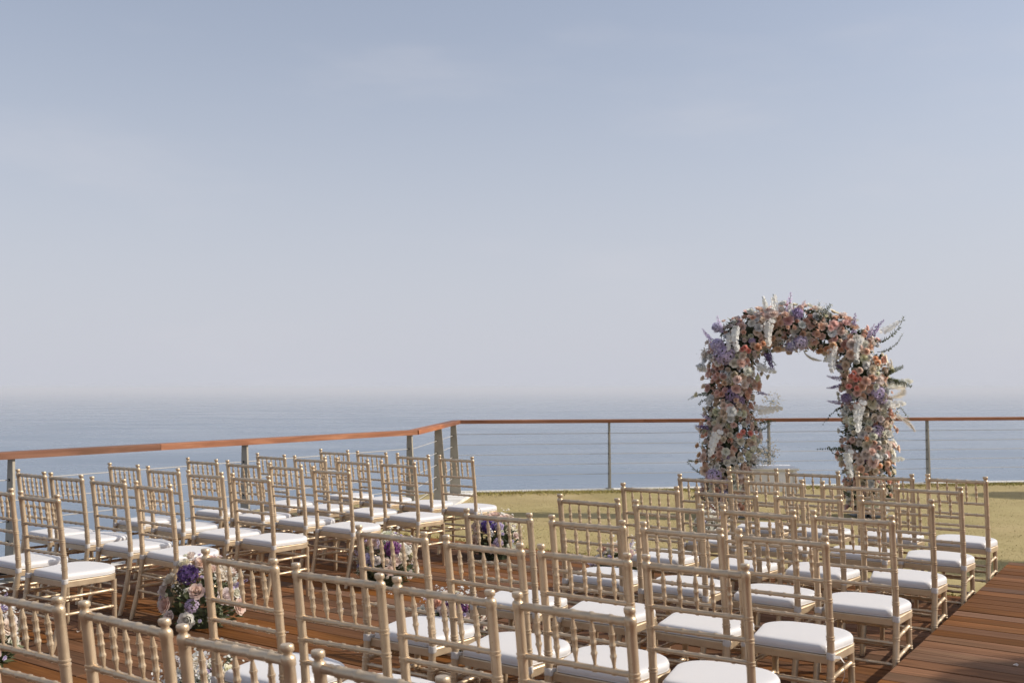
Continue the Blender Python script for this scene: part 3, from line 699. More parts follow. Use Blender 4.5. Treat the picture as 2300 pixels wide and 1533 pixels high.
def hydrangea_mesh(seed):
    rng = random.Random(seed); m = MB(); inner = []
    n = 210
    m.tube([(0, 0, -.5), (0, 0, -.2), (0, 0, .25), (0, 0, .55), (0, 0, .70)], [.45, .70, .70, .48, .12], 9); inner += [1.0] * len(m.f); ncore = len(m.f)
    for k in range(n):
        z = 1 - 1.55 * (k + .5) / n; t = k * 2.39996; r = math.sqrt(max(0, 1 - z * z)); d = Vector((r * math.cos(t), r * math.sin(t), z)); lump = .92 + .16 * noise.noise(d * 2.2 + Vector((seed * 5, 0, 0)))
        d = (d + Vector([rng.uniform(-.12, .12) for _ in range(3)])).normalized(); q = (d + Vector([rng.uniform(-.5, .5) for _ in range(3)])).to_track_quat('Z', 'Y').to_matrix().to_4x4()
        floret(m, Matrix.Translation(d * rng.uniform(.80, 1.10) * lump) @ q @ Matrix.Rotation(rng.uniform(0, 6), 4, 'Z'), rng.uniform(.12, .18), 4, inner, rng)
    m.m = [1] * ncore + [0] * (len(m.f) - ncore); me = m.mesh("hydrangea", [MATS['petal'], MATS['leaf']], True, None); at = me.attributes.new("inner", 'FLOAT', 'FACE'); at.data.foreach_set('value', inner); return me  # core coloured dark so the gaps between florets look shaded
HYDR = [hydrangea_mesh(s) for s in (1, 2)]
def add_leaf(m, base, d, nrm, L_, w, fold=.25, droop=.15, mi=0):
    d = d.normalized(); s = d.cross(nrm).normalized(); nn = s.cross(d)
    P = [base, base + d * L_ * .35 + s * w - nn * 0 + nn * fold * w, base + d * L_ - nn * droop * L_, base + d * L_ * .35 - s * w + nn * fold * w, base + d * L_ * .45 - nn * .03 * L_]
    m.add(P, [(0, 1, 4), (1, 2, 4), (2, 3, 4), (3, 0, 4)], mi)
def orchid_mesh(seed, n=14):
    """arching stem of moth orchids along +Z then drooping; ~1 unit long"""
    rng = random.Random(seed); m = MB(); inner = []
    pts = [Vector((.16 * math.sin(t * 2.0), -.1 * t * t, t)) for t in [i / 12 for i in range(13)]]
    m.tube(pts, [.014] * 13, 5, False); nst = len(m.f); mi0 = nst
    pm = MB()
    for k in range(n):
        t = .06 + .92 * k / (n - 1); p = pts[int(t * 12)] if t < 1 else pts[-1]; sd = 1 if k % 2 else -1
        r = .125 * (1 - .35 * t); d = Vector((sd * .45 + rng.uniform(-.3, .3), -.9 + rng.uniform(-.2, .2), rng.uniform(-.35, .35))).normalized()
        M = Matrix.Translation(p + d * .05 + Vector((sd * .075 * (1.1 - t), -.03, 0))) @ d.to_track_quat('Z', 'Y').to_matrix().to_4x4() @ Matrix.Rotation(rng.uniform(-.4, .4), 4, 'Z')
        for a, wd, ln in ((0, .45, 1), (2.2, .42, .95), (-2.2, .42, .95), (1.15, .78, 1.05), (-1.15, .78, 1.05)):
            R_ = M @ Matrix.Rotation(a, 4, 'Z')
            pm.add([R_ @ Vector(q) for q in ((0, 0, 0), (wd * r, r * .5 * ln, r * .14), (wd * r * .7, r * .95 * ln, r * .02), (0, r * 1.1 * ln, -r * .05), (-wd * r * .7, r * .95 * ln, r * .02), (-wd * r, r * .5 * ln, r * .14))], [(0, 1, 2, 3), (0, 3, 4, 5)])
        pm.add([M @ Vector(q) for q in ((-.12 * r, 0, .02 * r), (.12 * r, 0, .02 * r), (0, -.25 * r, .35 * r))], [(0, 1, 2)])
    m.merge(pm, None, 1); me = m.mesh("orchid_spray", [MATS['stem'], MATS['petal']], True, None); return me
ORCH = [orchid_mesh(1), orchid_mesh(2, 12)]
def spike_mesh(seed, n=46, name="delphinium"):
    rng = random.Random(seed); m = MB(); pts = [Vector((.05 * math.sin(3 * i / 10), .03 * i / 10, i / 10)) for i in range(11)]
    m.tube(pts, [.012] * 8 + [.008, .006, .004], 5, False); pm = MB()
    for k in range(n):
        t = .28 + .72 * k / n; a = k * 2.4 + rng.uniform(-.3, .3); p = pts[min(10, int(t * 10))].lerp(pts[min(10, int(t * 10) + 1)], t * 10 % 1); r = .060 * (1.15 - t) + .016
        d = Vector((math.cos(a), math.sin(a), .25)).normalized(); M = Matrix.Translation(p + d * (.085 * (1.25 - t) * rng.uniform(.7, 1.3) + .01)) @ d.to_track_quat('Z', 'Y').to_matrix().to_4x4()
        floret(pm, M, r * rng.uniform(.6, 1.0), 5)
    m.merge(pm, None, 1)
    for k in range(8):
        t = .05 + .3 * k / 8; a = k * 2.1; add_leaf(m, pts[int(t * 10)], Vector((math.cos(a), math.sin(a), .6)), Vector((0, 0, 1)), .14, .03)
    return m.mesh(name, [MATS['stem'], MATS['petal']], True, None)
SPIKE = [spike_mesh(1), spike_mesh(2, 38)]
def gyp_mesh(seed, n=70, name="baby_breath"):
    """cloud of tiny white blooms on forked stems"""
    rng = random.Random(seed); m = MB(); pm = MB()
    for k in range(n):
        d = Vector((rng.gauss(0, .55), rng.gauss(0, .55), rng.uniform(.35, 1.1))); d = d.normalized() * rng.uniform(.55, 1.0)
        if k % 3 == 0: m.tube([(0, 0, 0), d * .5 + Vector((0, 0, .05)), d], [.008, .005, .003], 3, False)
        r = rng.uniform(.030, .060)
        M = Matrix.Translation(d) @ Euler((rng.uniform(-.7, .7), rng.uniform(-.7, .7), rng.uniform(0, 6))).to_matrix().to_4x4()
        floret(pm, M, r, 5); floret(pm, M @ Matrix.Translation((0, 0, r * .35)) @ Matrix.Rotation(.6, 4, 'Z'), r * .7, 4)
    m.merge(pm, None, 1); return m.mesh(name, [MATS['stem'], MATS['petal']], True, None)
GYP = [gyp_mesh(1), gyp_mesh(2)]
def sprig_mesh(seed, n=17, leaf=.15, wid=.035, bend=.45, mt='leaf', name="leaf_sprig"):
    rng = random.Random(seed); m = MB()
    pts = [Vector((0, bend * t * t, t - .25 * bend * t * t)) for t in [i / 12 for i in range(13)]]
    m.tube(pts, [.011 * (1 - .07 * i) for i in range(13)], 5, False); n0 = len(m.f); lm = MB()
    for k in range(n):
        t = .12 + .86 * k / n; i = int(t * 12); p = pts[i].lerp(pts[min(12, i + 1)], t * 12 - i); ax = (pts[min(12, i + 1)] - pts[max(0, i - 1)]).normalized()
        for s in (-1, 1):
            side = ax.cross(Vector((rng.uniform(-.5, .5), 1, .2))).normalized() * s
            add_leaf(lm, p, side + ax * rng.uniform(.5, .9), (Vector((0, -.3, 1)) + side * .3).normalized(), leaf * (1.1 - .55 * t) * rng.uniform(.8, 1.2), wid * (1.1 - .5 * t), .3, rng.uniform(.05, .3))
    m.merge(lm, None, 1); return m.mesh(name, [MATS['twig'], MATS[mt]], True, None)
SPRIG = [sprig_mesh(1), sprig_mesh(2, 15, .16, .05, .3, 'leaf2'), sprig_mesh(3, 20, .13, .030, .75, 'leaf2'), sprig_mesh(4, 13, .10, .045, .8, 'leaf')]
def plume_mesh(seed):
    rng = random.Random(seed); m = MB(); pts = [Vector((0, .55 * t ** 2.2, t - .3 * t ** 2.5)) for t in [i / 14 for i in range(15)]]
    m.tube(pts, [.009] * 15, 4, False); pm = MB()
    for k in range(420):
        t = .28 + .72 * rng.random(); i = min(13, int(t * 14)); p = pts[i].lerp(pts[i + 1], t * 14 - i); ax = (pts[i + 1] - pts[i]).normalized(); a = rng.uniform(0, 6.28)
        s = ax.orthogonal().normalized(); s = Matrix.Rotation(a, 3, ax) @ s; L_ = .16 * (math.sin(math.pi * (t - .2) / .85) * .8 + .25) * rng.uniform(.7, 1.2)
        d = (ax * 1.0 + s * .75).normalized(); w = ax.cross(s) * .006; q = p + d * L_ + Vector((0, 0, -.15 * L_))
        pm.add([p - w, p + w, q], [(0, 1, 2)])
    m.merge(pm, None, 1); return m.mesh("pampas_plume", [MATS['twig'], MATS['petal']], True, None)
PLUME = plume_mesh(1)

C_BLUSH, C_PEACH, C_CREAM, C_WHITE = (.95, .76, .67), (.94, .66, .54), (.95, .88, .74), (.95, .93, .89)
C_TAN, C_CORAL, C_MAUVE, C_LILAC, C_PURPLE, C_DPURP = (.80, .57, .40), (.90, .44, .37), (.82, .62, .61), (.74, .66, .84), (.50, .41, .60), (.20, .13, .30)
C_PALE, C_ORANGE, C_PINK = (.95, .85, .78), (.90, .56, .38), (.94, .68, .63)
def jit(c, rng, s=.08): f = 1 + rng.uniform(-s, s); return tuple(max(.01, min(.92, x * f * (1 + rng.uniform(-s, s) * .4))) for x in c)
def aim_face(d, face):
    """local Z along d, local -Y turned towards face"""
    z = Vector(d).normalized(); y = -Vector(face); y = (y - z * y.dot(z)).normalized(); x = y.cross(z)
    return Matrix((x, y, z)).transposed().to_quaternion()
def aim(d, rng, spin=True):
    q = Vector(d).normalized().to_track_quat('Z', 'Y')
    return q @ Euler((0, 0, rng.uniform(0, 6.28) if spin else 0)).to_quaternion()

# ------------------------------------------------------------------ flower arch
ARCH_D = 13.15
def build_arch():
    rng = random.Random(77)
    base = at_depth(1792, 1150, ARCH_D); gz = lawn_z(base)
    root = empty("flower_arch", (base.x, base.y, gz)); tag(root, 'tall wedding arch of peach, white and lilac flowers on the lawn', 'flower arch')
    o0 = Vector((base.x, base.y, gz))
    def loc(u, v, dy=0.0):
        p = at_depth(u, v, ARCH_D + dy); return p - o0
    pix = [(1628, 1150, 55, 50), (1632, 1100, 62, 50), (1640, 1030, 72, 55), (1640, 960, 66, 52), (1636, 890, 60, 50), (1642, 830, 56, 48), (1648, 780, 58, 46), (1682, 748, 52, 44), (1735, 738, 50, 42),
           (1795, 734, 52, 42), (1850, 745, 50, 42), (1902, 762, 52, 44), (1932, 802, 58, 46), (1940, 860, 60, 50), (1945, 930, 64, 52), (1948, 1000, 70, 54), (1950, 1070, 62, 52), (1950, 1150, 50, 48)]
    path = [loc(u, v) for u, v, _, _ in pix]; PXM = F / ARCH_D
    half = [(a / PXM * (0.82 if v > 800 else 0.90), b / PXM * .88) for _, v, a, b in pix]
    cum = [0]
    for a, b in zip(path[:-1], path[1:]): cum.append(cum[-1] + (b - a).length)
    def sample(s):
        for i in range(len(path) - 1):
            if s <= cum[i + 1] or i == len(path) - 2:
                t = (s - cum[i]) / (cum[i + 1] - cum[i]); p = path[i].lerp(path[i + 1], t); d = (path[i + 1] - path[i]).normalized()
                return p, d, half[i][0] + (half[i + 1][0] - half[i][0]) * t, half[i][1] + (half[i + 1][1] - half[i][1]) * t
    def surf(s, th, k=1.0):
        p, d, hw, hd = sample(s); side = d.cross(Vector((0, 1, 0))).normalized()
        n = side * math.cos(th) * hw + Vector((0, -1, 0)) * math.sin(th) * hd      # th=90 deg faces the guests
        return p + n * k, n.normalized(), d
    # hidden steel hoop with foot plates
    m = MB(); fr = [Vector((path[0].x, 0, .012))] + path + [Vector((path[-1].x, 0, .012))]; m.tube(fr, .022, 8); m.obj("hoop_frame", MATS['bolt'], root)
    for p in (path[0], path[-1]):
        m = MB(); m.box((p.x, 0, .006), (.42, .42, .012)); m.obj("foot_plate", MATS['bolt'], root)
    # dark foliage filling
    m = MB()
    for k in range(5200):
        s = rng.uniform(0.02, cum[-1] - .02); th = rng.uniform(0, 6.283); p, n, d = surf(s, th, rng.uniform(.45, .93))
        add_leaf(m, p, n * rng.uniform(.2, 1) + Vector([rng.uniform(-.8, .8) for _ in range(3)]), Vector([rng.uniform(-1, 1) for _ in range(3)]).normalized(), rng.uniform(.05, .11), rng.uniform(.012, .026))
    o = m.obj("foliage", MATS['leaf'], root, True, None); tag(o, kind='stuff')
    m = MB()                                                                    # moss core wired round the hoop
    core = [(p, min(h) * .42) for p, h in zip(path, half)]; m.tube([p for p, _ in core], [r for _, r in core], 12); m.obj("moss_core", MATS['leaf'], root, True, None)
    placed = []
    def ok(p, r, f=.82):
        for q, r2 in placed:
            if (p - q).length < f * (r + r2): return False
        placed.append((p, r)); return True
    # feature flowers read from the photograph
    for u, v, r, c in ((1626, 797, 30, C_LILAC), (1612, 775, 20, C_LILAC), (1646, 884, 24, C_PURPLE), (1660, 900, 17, C_PURPLE), (1797, 770, 21, C_LILAC), (1776, 779, 15, C_LILAC), (1966, 880, 25, C_LILAC), (1978, 895, 18, C_LILAC), (1968, 968, 22, C_LILAC),
                       (1604, 1068, 22, C_LILAC), (1632, 1085, 18, C_LILAC), (1628, 1108, 17, C_LILAC), (1632, 845, 20, C_WHITE), (1610, 735, 15, C_LILAC), (1628, 1025, 17, C_PURPLE), (1946, 1030, 10, C_PURPLE), (1987, 1000, 20, C_PALE), (1900, 895, 15, C_PURPLE), (1575, 825, 13, C_WHITE), (1688, 765, 10, C_LILAC), (1790, 705, 17, C_PURPLE)):
        rr = r / PXM * .80; p = loc(u, v, -.20); placed.append((p, rr * .9)); inst("hydrangea", rng.choice(HYDR), root, p, aim(Vector((rng.uniform(-.3, .3), -1, .35)), rng), rr, jit(c, rng))
    for u, v, r, c in ((1673, 781, 8, C_CORAL), (1680, 788, 8, C_CORAL), (1666, 785, 7, C_CORAL), (1703, 780, 11, C_ORANGE), (1714, 772, 8, C_ORANGE), (1912, 845, 8, C_CORAL), (1921, 852, 8, C_CORAL), (1930, 851, 7, C_CORAL), (1906, 868, 8, C_CORAL), (1918, 838, 8, C_CORAL), (1924, 872, 8, C_CORAL),
                       (1668, 970, 8, C_CORAL), (1661, 978, 8, C_CORAL), (1684, 973, 8, C_CORAL), (1972, 815, 9, C_ORANGE), (1965, 805, 8, C_ORANGE), (1945, 985, 8, C_ORANGE), (1975, 1046, 8, C_ORANGE), (1871, 776, 10, C_TAN), (1865, 792, 10, C_TAN)):
        rr = r / PXM; p = loc(u, v, -.30); placed.append((p, rr)); inst("spray_rose", rng.choice(SMALL), root, p, aim(Vector((rng.uniform(-.4, .4), -1, .2)), rng), rr * 1.15, jit(c, rng))
    for u, v, ln, ang in ((1728, 722, 62, 4), (1652, 738, 58, 8), (1612, 970, 62, -10), (1870, 782, 60, 6), (1930, 762, 52, -4), (1932, 905, 70, 2), (1905, 1015, 60, 10), (1640, 752, 40, 0)):
        p = loc(u, v, -.30); d = Vector((math.sin(math.radians(ang)), -.18, -1)).normalized()
        inst("orchid_spray", rng.choice(ORCH), root, p, aim_face(d, (rng.uniform(-.3, .3), -1, .3)), ln / PXM * .92, jit(C_WHITE, rng, .03))
    for u, v, ln, dx, dz in ((1735, 715, 58, -.25, 1), (1722, 712, 50, -.5, .9), (1760, 722, 45, .15, 1), (1585, 830, 30, -1, .1), (1990, 860, 55, 1, .3), (1700, 920, 55, 1, .25), (1975, 905, 55, 1, .2), (1985, 1030, 42, 1, .2), (1880, 800, 35, -.8, -.5), (1700, 820, 45, 1, -.2), (1665, 760, 30, -.5, .8), (1980, 745, 45, .8, .8)):
        p = loc(u, v, -.12); d = Vector((dx, rng.uniform(-.5, -.1), dz)).normalized()
        inst("orchid_spray", rng.choice(ORCH), root, p, aim_face(d, (rng.uniform(-.4, .4), -1, .2)), ln / PXM, jit(C_WHITE, rng, .04))
    for u, v, ln, dx, dz, c in ((1772, 735, 78, .05, 1, C_LILAC), (1788, 730, 58, .3, 1, C_MAUVE), (1757, 735, 55, -.3, 1, C_MAUVE), (1630, 760, 55, -.35, 1, C_LILAC), (1655, 765, 55, .1, 1, C_PURPLE), (1610, 775, 50, -.7, .8, C_LILAC), (1920, 770, 66, .0, 1, C_PURPLE), (1942, 775, 52, .35, 1, C_LILAC), (1950, 770, 62, .65, .95, C_PURPLE),
                             (1900, 850, 48, -1, .15, C_PURPLE), (1896, 862, 44, -1, -.2, C_DPURP), (1905, 835, 42, -.9, .4, C_DPURP), (1715, 775, 62, .35, -1, C_DPURP), (1722, 780, 52, .1, -1, C_DPURP), (1895, 905, 42, -1, .1, C_PURPLE), (1600, 960, 44, -1, .1, C_DPURP), (1605, 945, 36, -1, .5, C_PURPLE), (1690, 880, 38, 1, -.2, C_PURPLE), (1965, 970, 34, .9, -.2, C_LILAC), (1640, 870, 40, .4, .5, C_PURPLE)):
        p = loc(u, v, -.12); d = Vector((dx, rng.uniform(-.35, 0), dz)).normalized()
        inst("delphinium", rng.choice(SPIKE), root, p, aim(d, rng), ln / PXM, jit(c, rng))
    for u, v, ln, dx, dz, k in ((1815, 735, 80, .75, .75, 1), (1822, 725, 62, .5, 1, 1), (1620, 765, 72, -.1, 1, 2), (1632, 770, 58, .25, 1, 2), (1965, 770, 84, 1, .12, 2), (1970, 790, 70, 1, -.05, 2), (1985, 850, 66, 1, -.25, 1), (1970, 900, 80, 1, .2, 2), (1975, 845, 60, 1, .35, 1), (1605, 885, 60, -1, .2, 2), (1600, 895, 66, -1, -.1, 3), (1590, 955, 55, -1, -.3, 3), (1595, 1030, 62, -1, -.35, 1), (1600, 1065, 62, -1, -.2, 2),
                             (1690, 970, 50, 1, .25, 1), (1700, 955, 46, 1, .5, 1), (1905, 915, 66, -1, .1, 3), (1900, 930, 54, -1, -.3, 3), (1905, 1010, 66, -1, .15, 3), (1900, 1020, 62, -1, -.35, 3), (1905, 1055, 62, -1, -.25, 2), (1985, 950, 62, 1, .55, 3), (1980, 1035, 60, 1, -.4, 3), (1985, 1075, 62, 1, .2, 3), (1720, 770, 66, .2, -1, 0), (1730, 775, 60, -.1, -1, 2), (1705, 775, 48, -.3, -1, 0), (1695, 1015, 52, 1, -.1, 1), (1690, 1030, 48, 1, -.3, 1), (1745, 740, 52, -.9, .4, 0), (1860, 740, 45, .5, .8, 2), (1890, 820, 40, -.7, -.5, 0), (1610, 1100, 55, -1, -.2, 0), (1590, 1120, 50, -.7, .3, 0), (1985, 1120, 52, .8, .2, 0), (1925, 1120, 50, -.6, .3, 0)):
        p = loc(u, v, rng.uniform(-.2, .05)); d = Vector((dx, rng.uniform(-.45, .1), dz)).normalized()
        inst("leaf_sprig", SPRIG[k], root, p, aim(d, rng), ln / PXM * .98, None)
    for u, v, ln, dx, dz in ((1970, 880, 88, 1, -.05), (1965, 895, 92, .9, -.35), (1975, 935, 80, 1, -.1), (1800, 775, 55, .1, -1), (1600, 985, 48, -1, .2), (1975, 860, 60, 1, .3)):
        p = loc(u, v, -.05); d = Vector((dx, -.2, dz + .35)).normalized(); q = d.to_track_quat('Z', 'Y')
        inst("pampas_plume", PLUME, root, p, aim(d, rng), ln / PXM * 1.1, jit((.80, .74, .66), rng, .04))
    for u, v, r in ((1715, 1005, 34), (1722, 1022, 30), (1735, 900, 26), (1690, 945, 28), (1780, 785, 24), (1765, 775, 20), (1955, 825, 26), (1905, 935, 26), (1590, 800, 24), (1700, 1040, 26), (1835, 700, 22), (1985, 985, 26), (1605, 1040, 24), (1940, 790, 22), (1675, 855, 18), (1990, 925, 26), (1925, 955, 22)):
        p = loc(u, v, -.15); inst("baby_breath", rng.choice(GYP), root, p, aim(Vector((rng.uniform(-.5, .5), -.8, rng.uniform(-.1, .6))), rng), r / PXM * 1.2, jit(C_CREAM if rng.random() < .4 else C_WHITE, rng, .04))
    # roses everywhere else, peach and blush in drifts
    def colour(p):
        t = noise.noise(p * 2.3 + Vector((3.1, 0, 7))); x = rng.random()
        if t > .10: return rng.choice([C_CREAM, C_WHITE, C_PALE, C_PALE, C_BLUSH, C_CREAM, C_PEACH])
        if t < -.22: return rng.choice([C_PEACH, C_BLUSH, C_PINK, C_PEACH, C_PALE, C_WHITE])
        return rng.choice([C_BLUSH, C_PEACH, C_BLUSH, C_PALE, C_PALE, C_PINK, C_BLUSH, C_CREAM, C_WHITE])
    cnt = {'rose': 0, 'spray_rose': 20, 'carnation': 0, 'ranunculus': 0}; tries = 0
    while tries < 60000 and min(cnt['rose'], cnt['carnation'], cnt['ranunculus']) < 250:
        tries += 1; s = rng.uniform(.03, cum[-1] - .03); front = rng.random() < .86
        th = math.radians(rng.triangular(-12, 192, 90) if rng.random() < .6 else rng.uniform(-12, 192)) if front else rng.uniform(0, 6.283)
        p, n, d = surf(s, th, rng.uniform(.84, 1.16)); lump = 1 + .55 * noise.noise(p * 3.1 + Vector((0, 0, 9))); p = p + n * (lump - 1) * .22
        r = rng.choice([rng.uniform(.052, .066), rng.uniform(.036, .050), rng.uniform(.040, .056)])
        if not ok(p, r, .70): continue
        c = jit(colour(p), rng); big = rng.random()
        dirn = n + Vector((rng.uniform(-.45, .45), rng.uniform(-.55, .0), rng.uniform(-.15, .55)))
        kind = 'rose' if big < .45 else 'ranunculus' if big < .75 else 'carnation'
        if cnt[kind] >= 290: continue
        me = rng.choice(ROSES) if kind == 'rose' else rng.choice(BALLS + ROSES_SHUT) if kind == 'ranunculus' else rng.choice(RUFFLED)
        inst(kind, me, root, p - n * .02, aim(dirn, rng), r * (1.30 if kind != 'carnation' else 1.38), c); cnt[kind] += 1
    tries = 0
    while tries < 30000 and cnt['spray_rose'] < 285:
        tries += 1; s = rng.uniform(.03, cum[-1] - .03); th = math.radians(rng.uniform(-25, 205)); p, n, d = surf(s, th, rng.uniform(.80, 1.16)); r = rng.uniform(.024, .038)
        if not ok(p, r, .62): continue
        inst("spray_rose", rng.choice(SMALL), root, p, aim(n + Vector((rng.uniform(-.4, .4), rng.uniform(-.5, .1), rng.uniform(-.2, .5))), rng), r * 1.45, jit(colour(p), rng)); cnt['spray_rose'] += 1
    # stray blooms on long stems at the left
    for u, v, u0, v0, c in ((1568, 1001, 1600, 1010, C_TAN), (1572, 1022, 1600, 1030, C_TAN), (1567, 1036, 1600, 1040, C_PEACH), (1590, 770, 1620, 785, C_PALE), (1580, 850, 1610, 860, C_CREAM), (1565, 887, 1600, 895, C_CREAM), (1722, 845, 1700, 830, C_CREAM), (1708, 838, 1690, 825, C_CREAM), (1582, 868, 1610, 875, C_CREAM)):
        p, q = loc(u, v, -.05), loc(u0, v0, -.05); m = MB(); m.tube([q, (p + q) / 2 + Vector((0, 0, .02)), p], .003, 4); m.obj("flower_stem", MATS['stem'], root)
        inst("spray_rose", rng.choice(SMALL), root, p, aim(p - q + Vector((0, -.08, .03)), rng), 8 / PXM * 1.2, jit(c, rng))
build_arch()

# ------------------------------------------------------------------ signing table
def build_table():
    D = 12.95; r = at_depth(1789, 1050, D); top = r.z; g = lawn_z(r); H = top - g
    xr, xl = r.x, at_depth(1652, 1050, D).x; W = xr - xl
    root = empty("signing_table", ((xl + xr) / 2, D, g), math.radians(-3)); tag(root, 'small white table with curved legs standing under the flower arch', 'table')
    dp = .52; lac = MATS['lacquer']
    def slab(name, c, s, bev=.012):
        m = MB(); x, y, z = s[0] / 2, s[1] / 2, s[2] / 2
        lay = [(-z, -bev), (-z + bev * .6, 0), (z - bev * .6, 0), (z, -bev)]
        for zz, o in lay: m.v += [(c[0] + sx * (x + o), c[1] + sy * (y + o), c[2] + zz) for sx, sy in ((-1, -1), (1, -1), (1, 1), (-1, 1))]
        for k in range(3): m.f += [(k * 4 + i, k * 4 + (i + 1) % 4, k * 4 + 4 + (i + 1) % 4, k * 4 + 4 + i) for i in range(4)]
        m.f += [(3, 2, 1, 0), (12, 13, 14, 15)]; m.m = [0] * len(m.f); return m.obj(name, lac, root)
    slab("table_top", (0, dp / 2, H - .016), (W + .05, dp + .05, .032))
    ap = slab("apron", (0, dp / 2, H - .032 - .14), (W - .06, dp - .06, .28), .004)
    for s in (-1, 1):
        m = MB(); m.box((s * W * .23, .024, H - .17), (W * .40, .014, .20)); m.obj("drawer_front", lac, ap)
        m = MB(); m.tube([(s * W * .23, .018, H - .17), (s * W * .23, .0, H - .17), (s * W * .23, -.008, H - .17)], [.006, .012, .008], 8); m.obj("drawer_knob", lac, ap)
    for sx in (-1, 1):
        for sy in (0, 1):
            x, y = sx * (W / 2 - .035), .035 + sy * (dp - .07); oy = (-1 if sy == 0 else 1); pts, rad = [], []
            for k in range(13):
                t = k / 12; z = (H - .032) * (1 - t); b = .035 * math.sin(math.pi * min(1, t * 1.7)) - .03 * math.sin(math.pi * max(0, t - .45) / .55) + .02 * t ** 6
                pts.append((x + sx * b, y + oy * b * .7, z)); rad.append(.034 - .018 * t + (.006 if t > .93 else 0))
            m = MB(); m.tube(pts, rad, 10); m.obj("cabriole_leg", lac, root)
build_table()

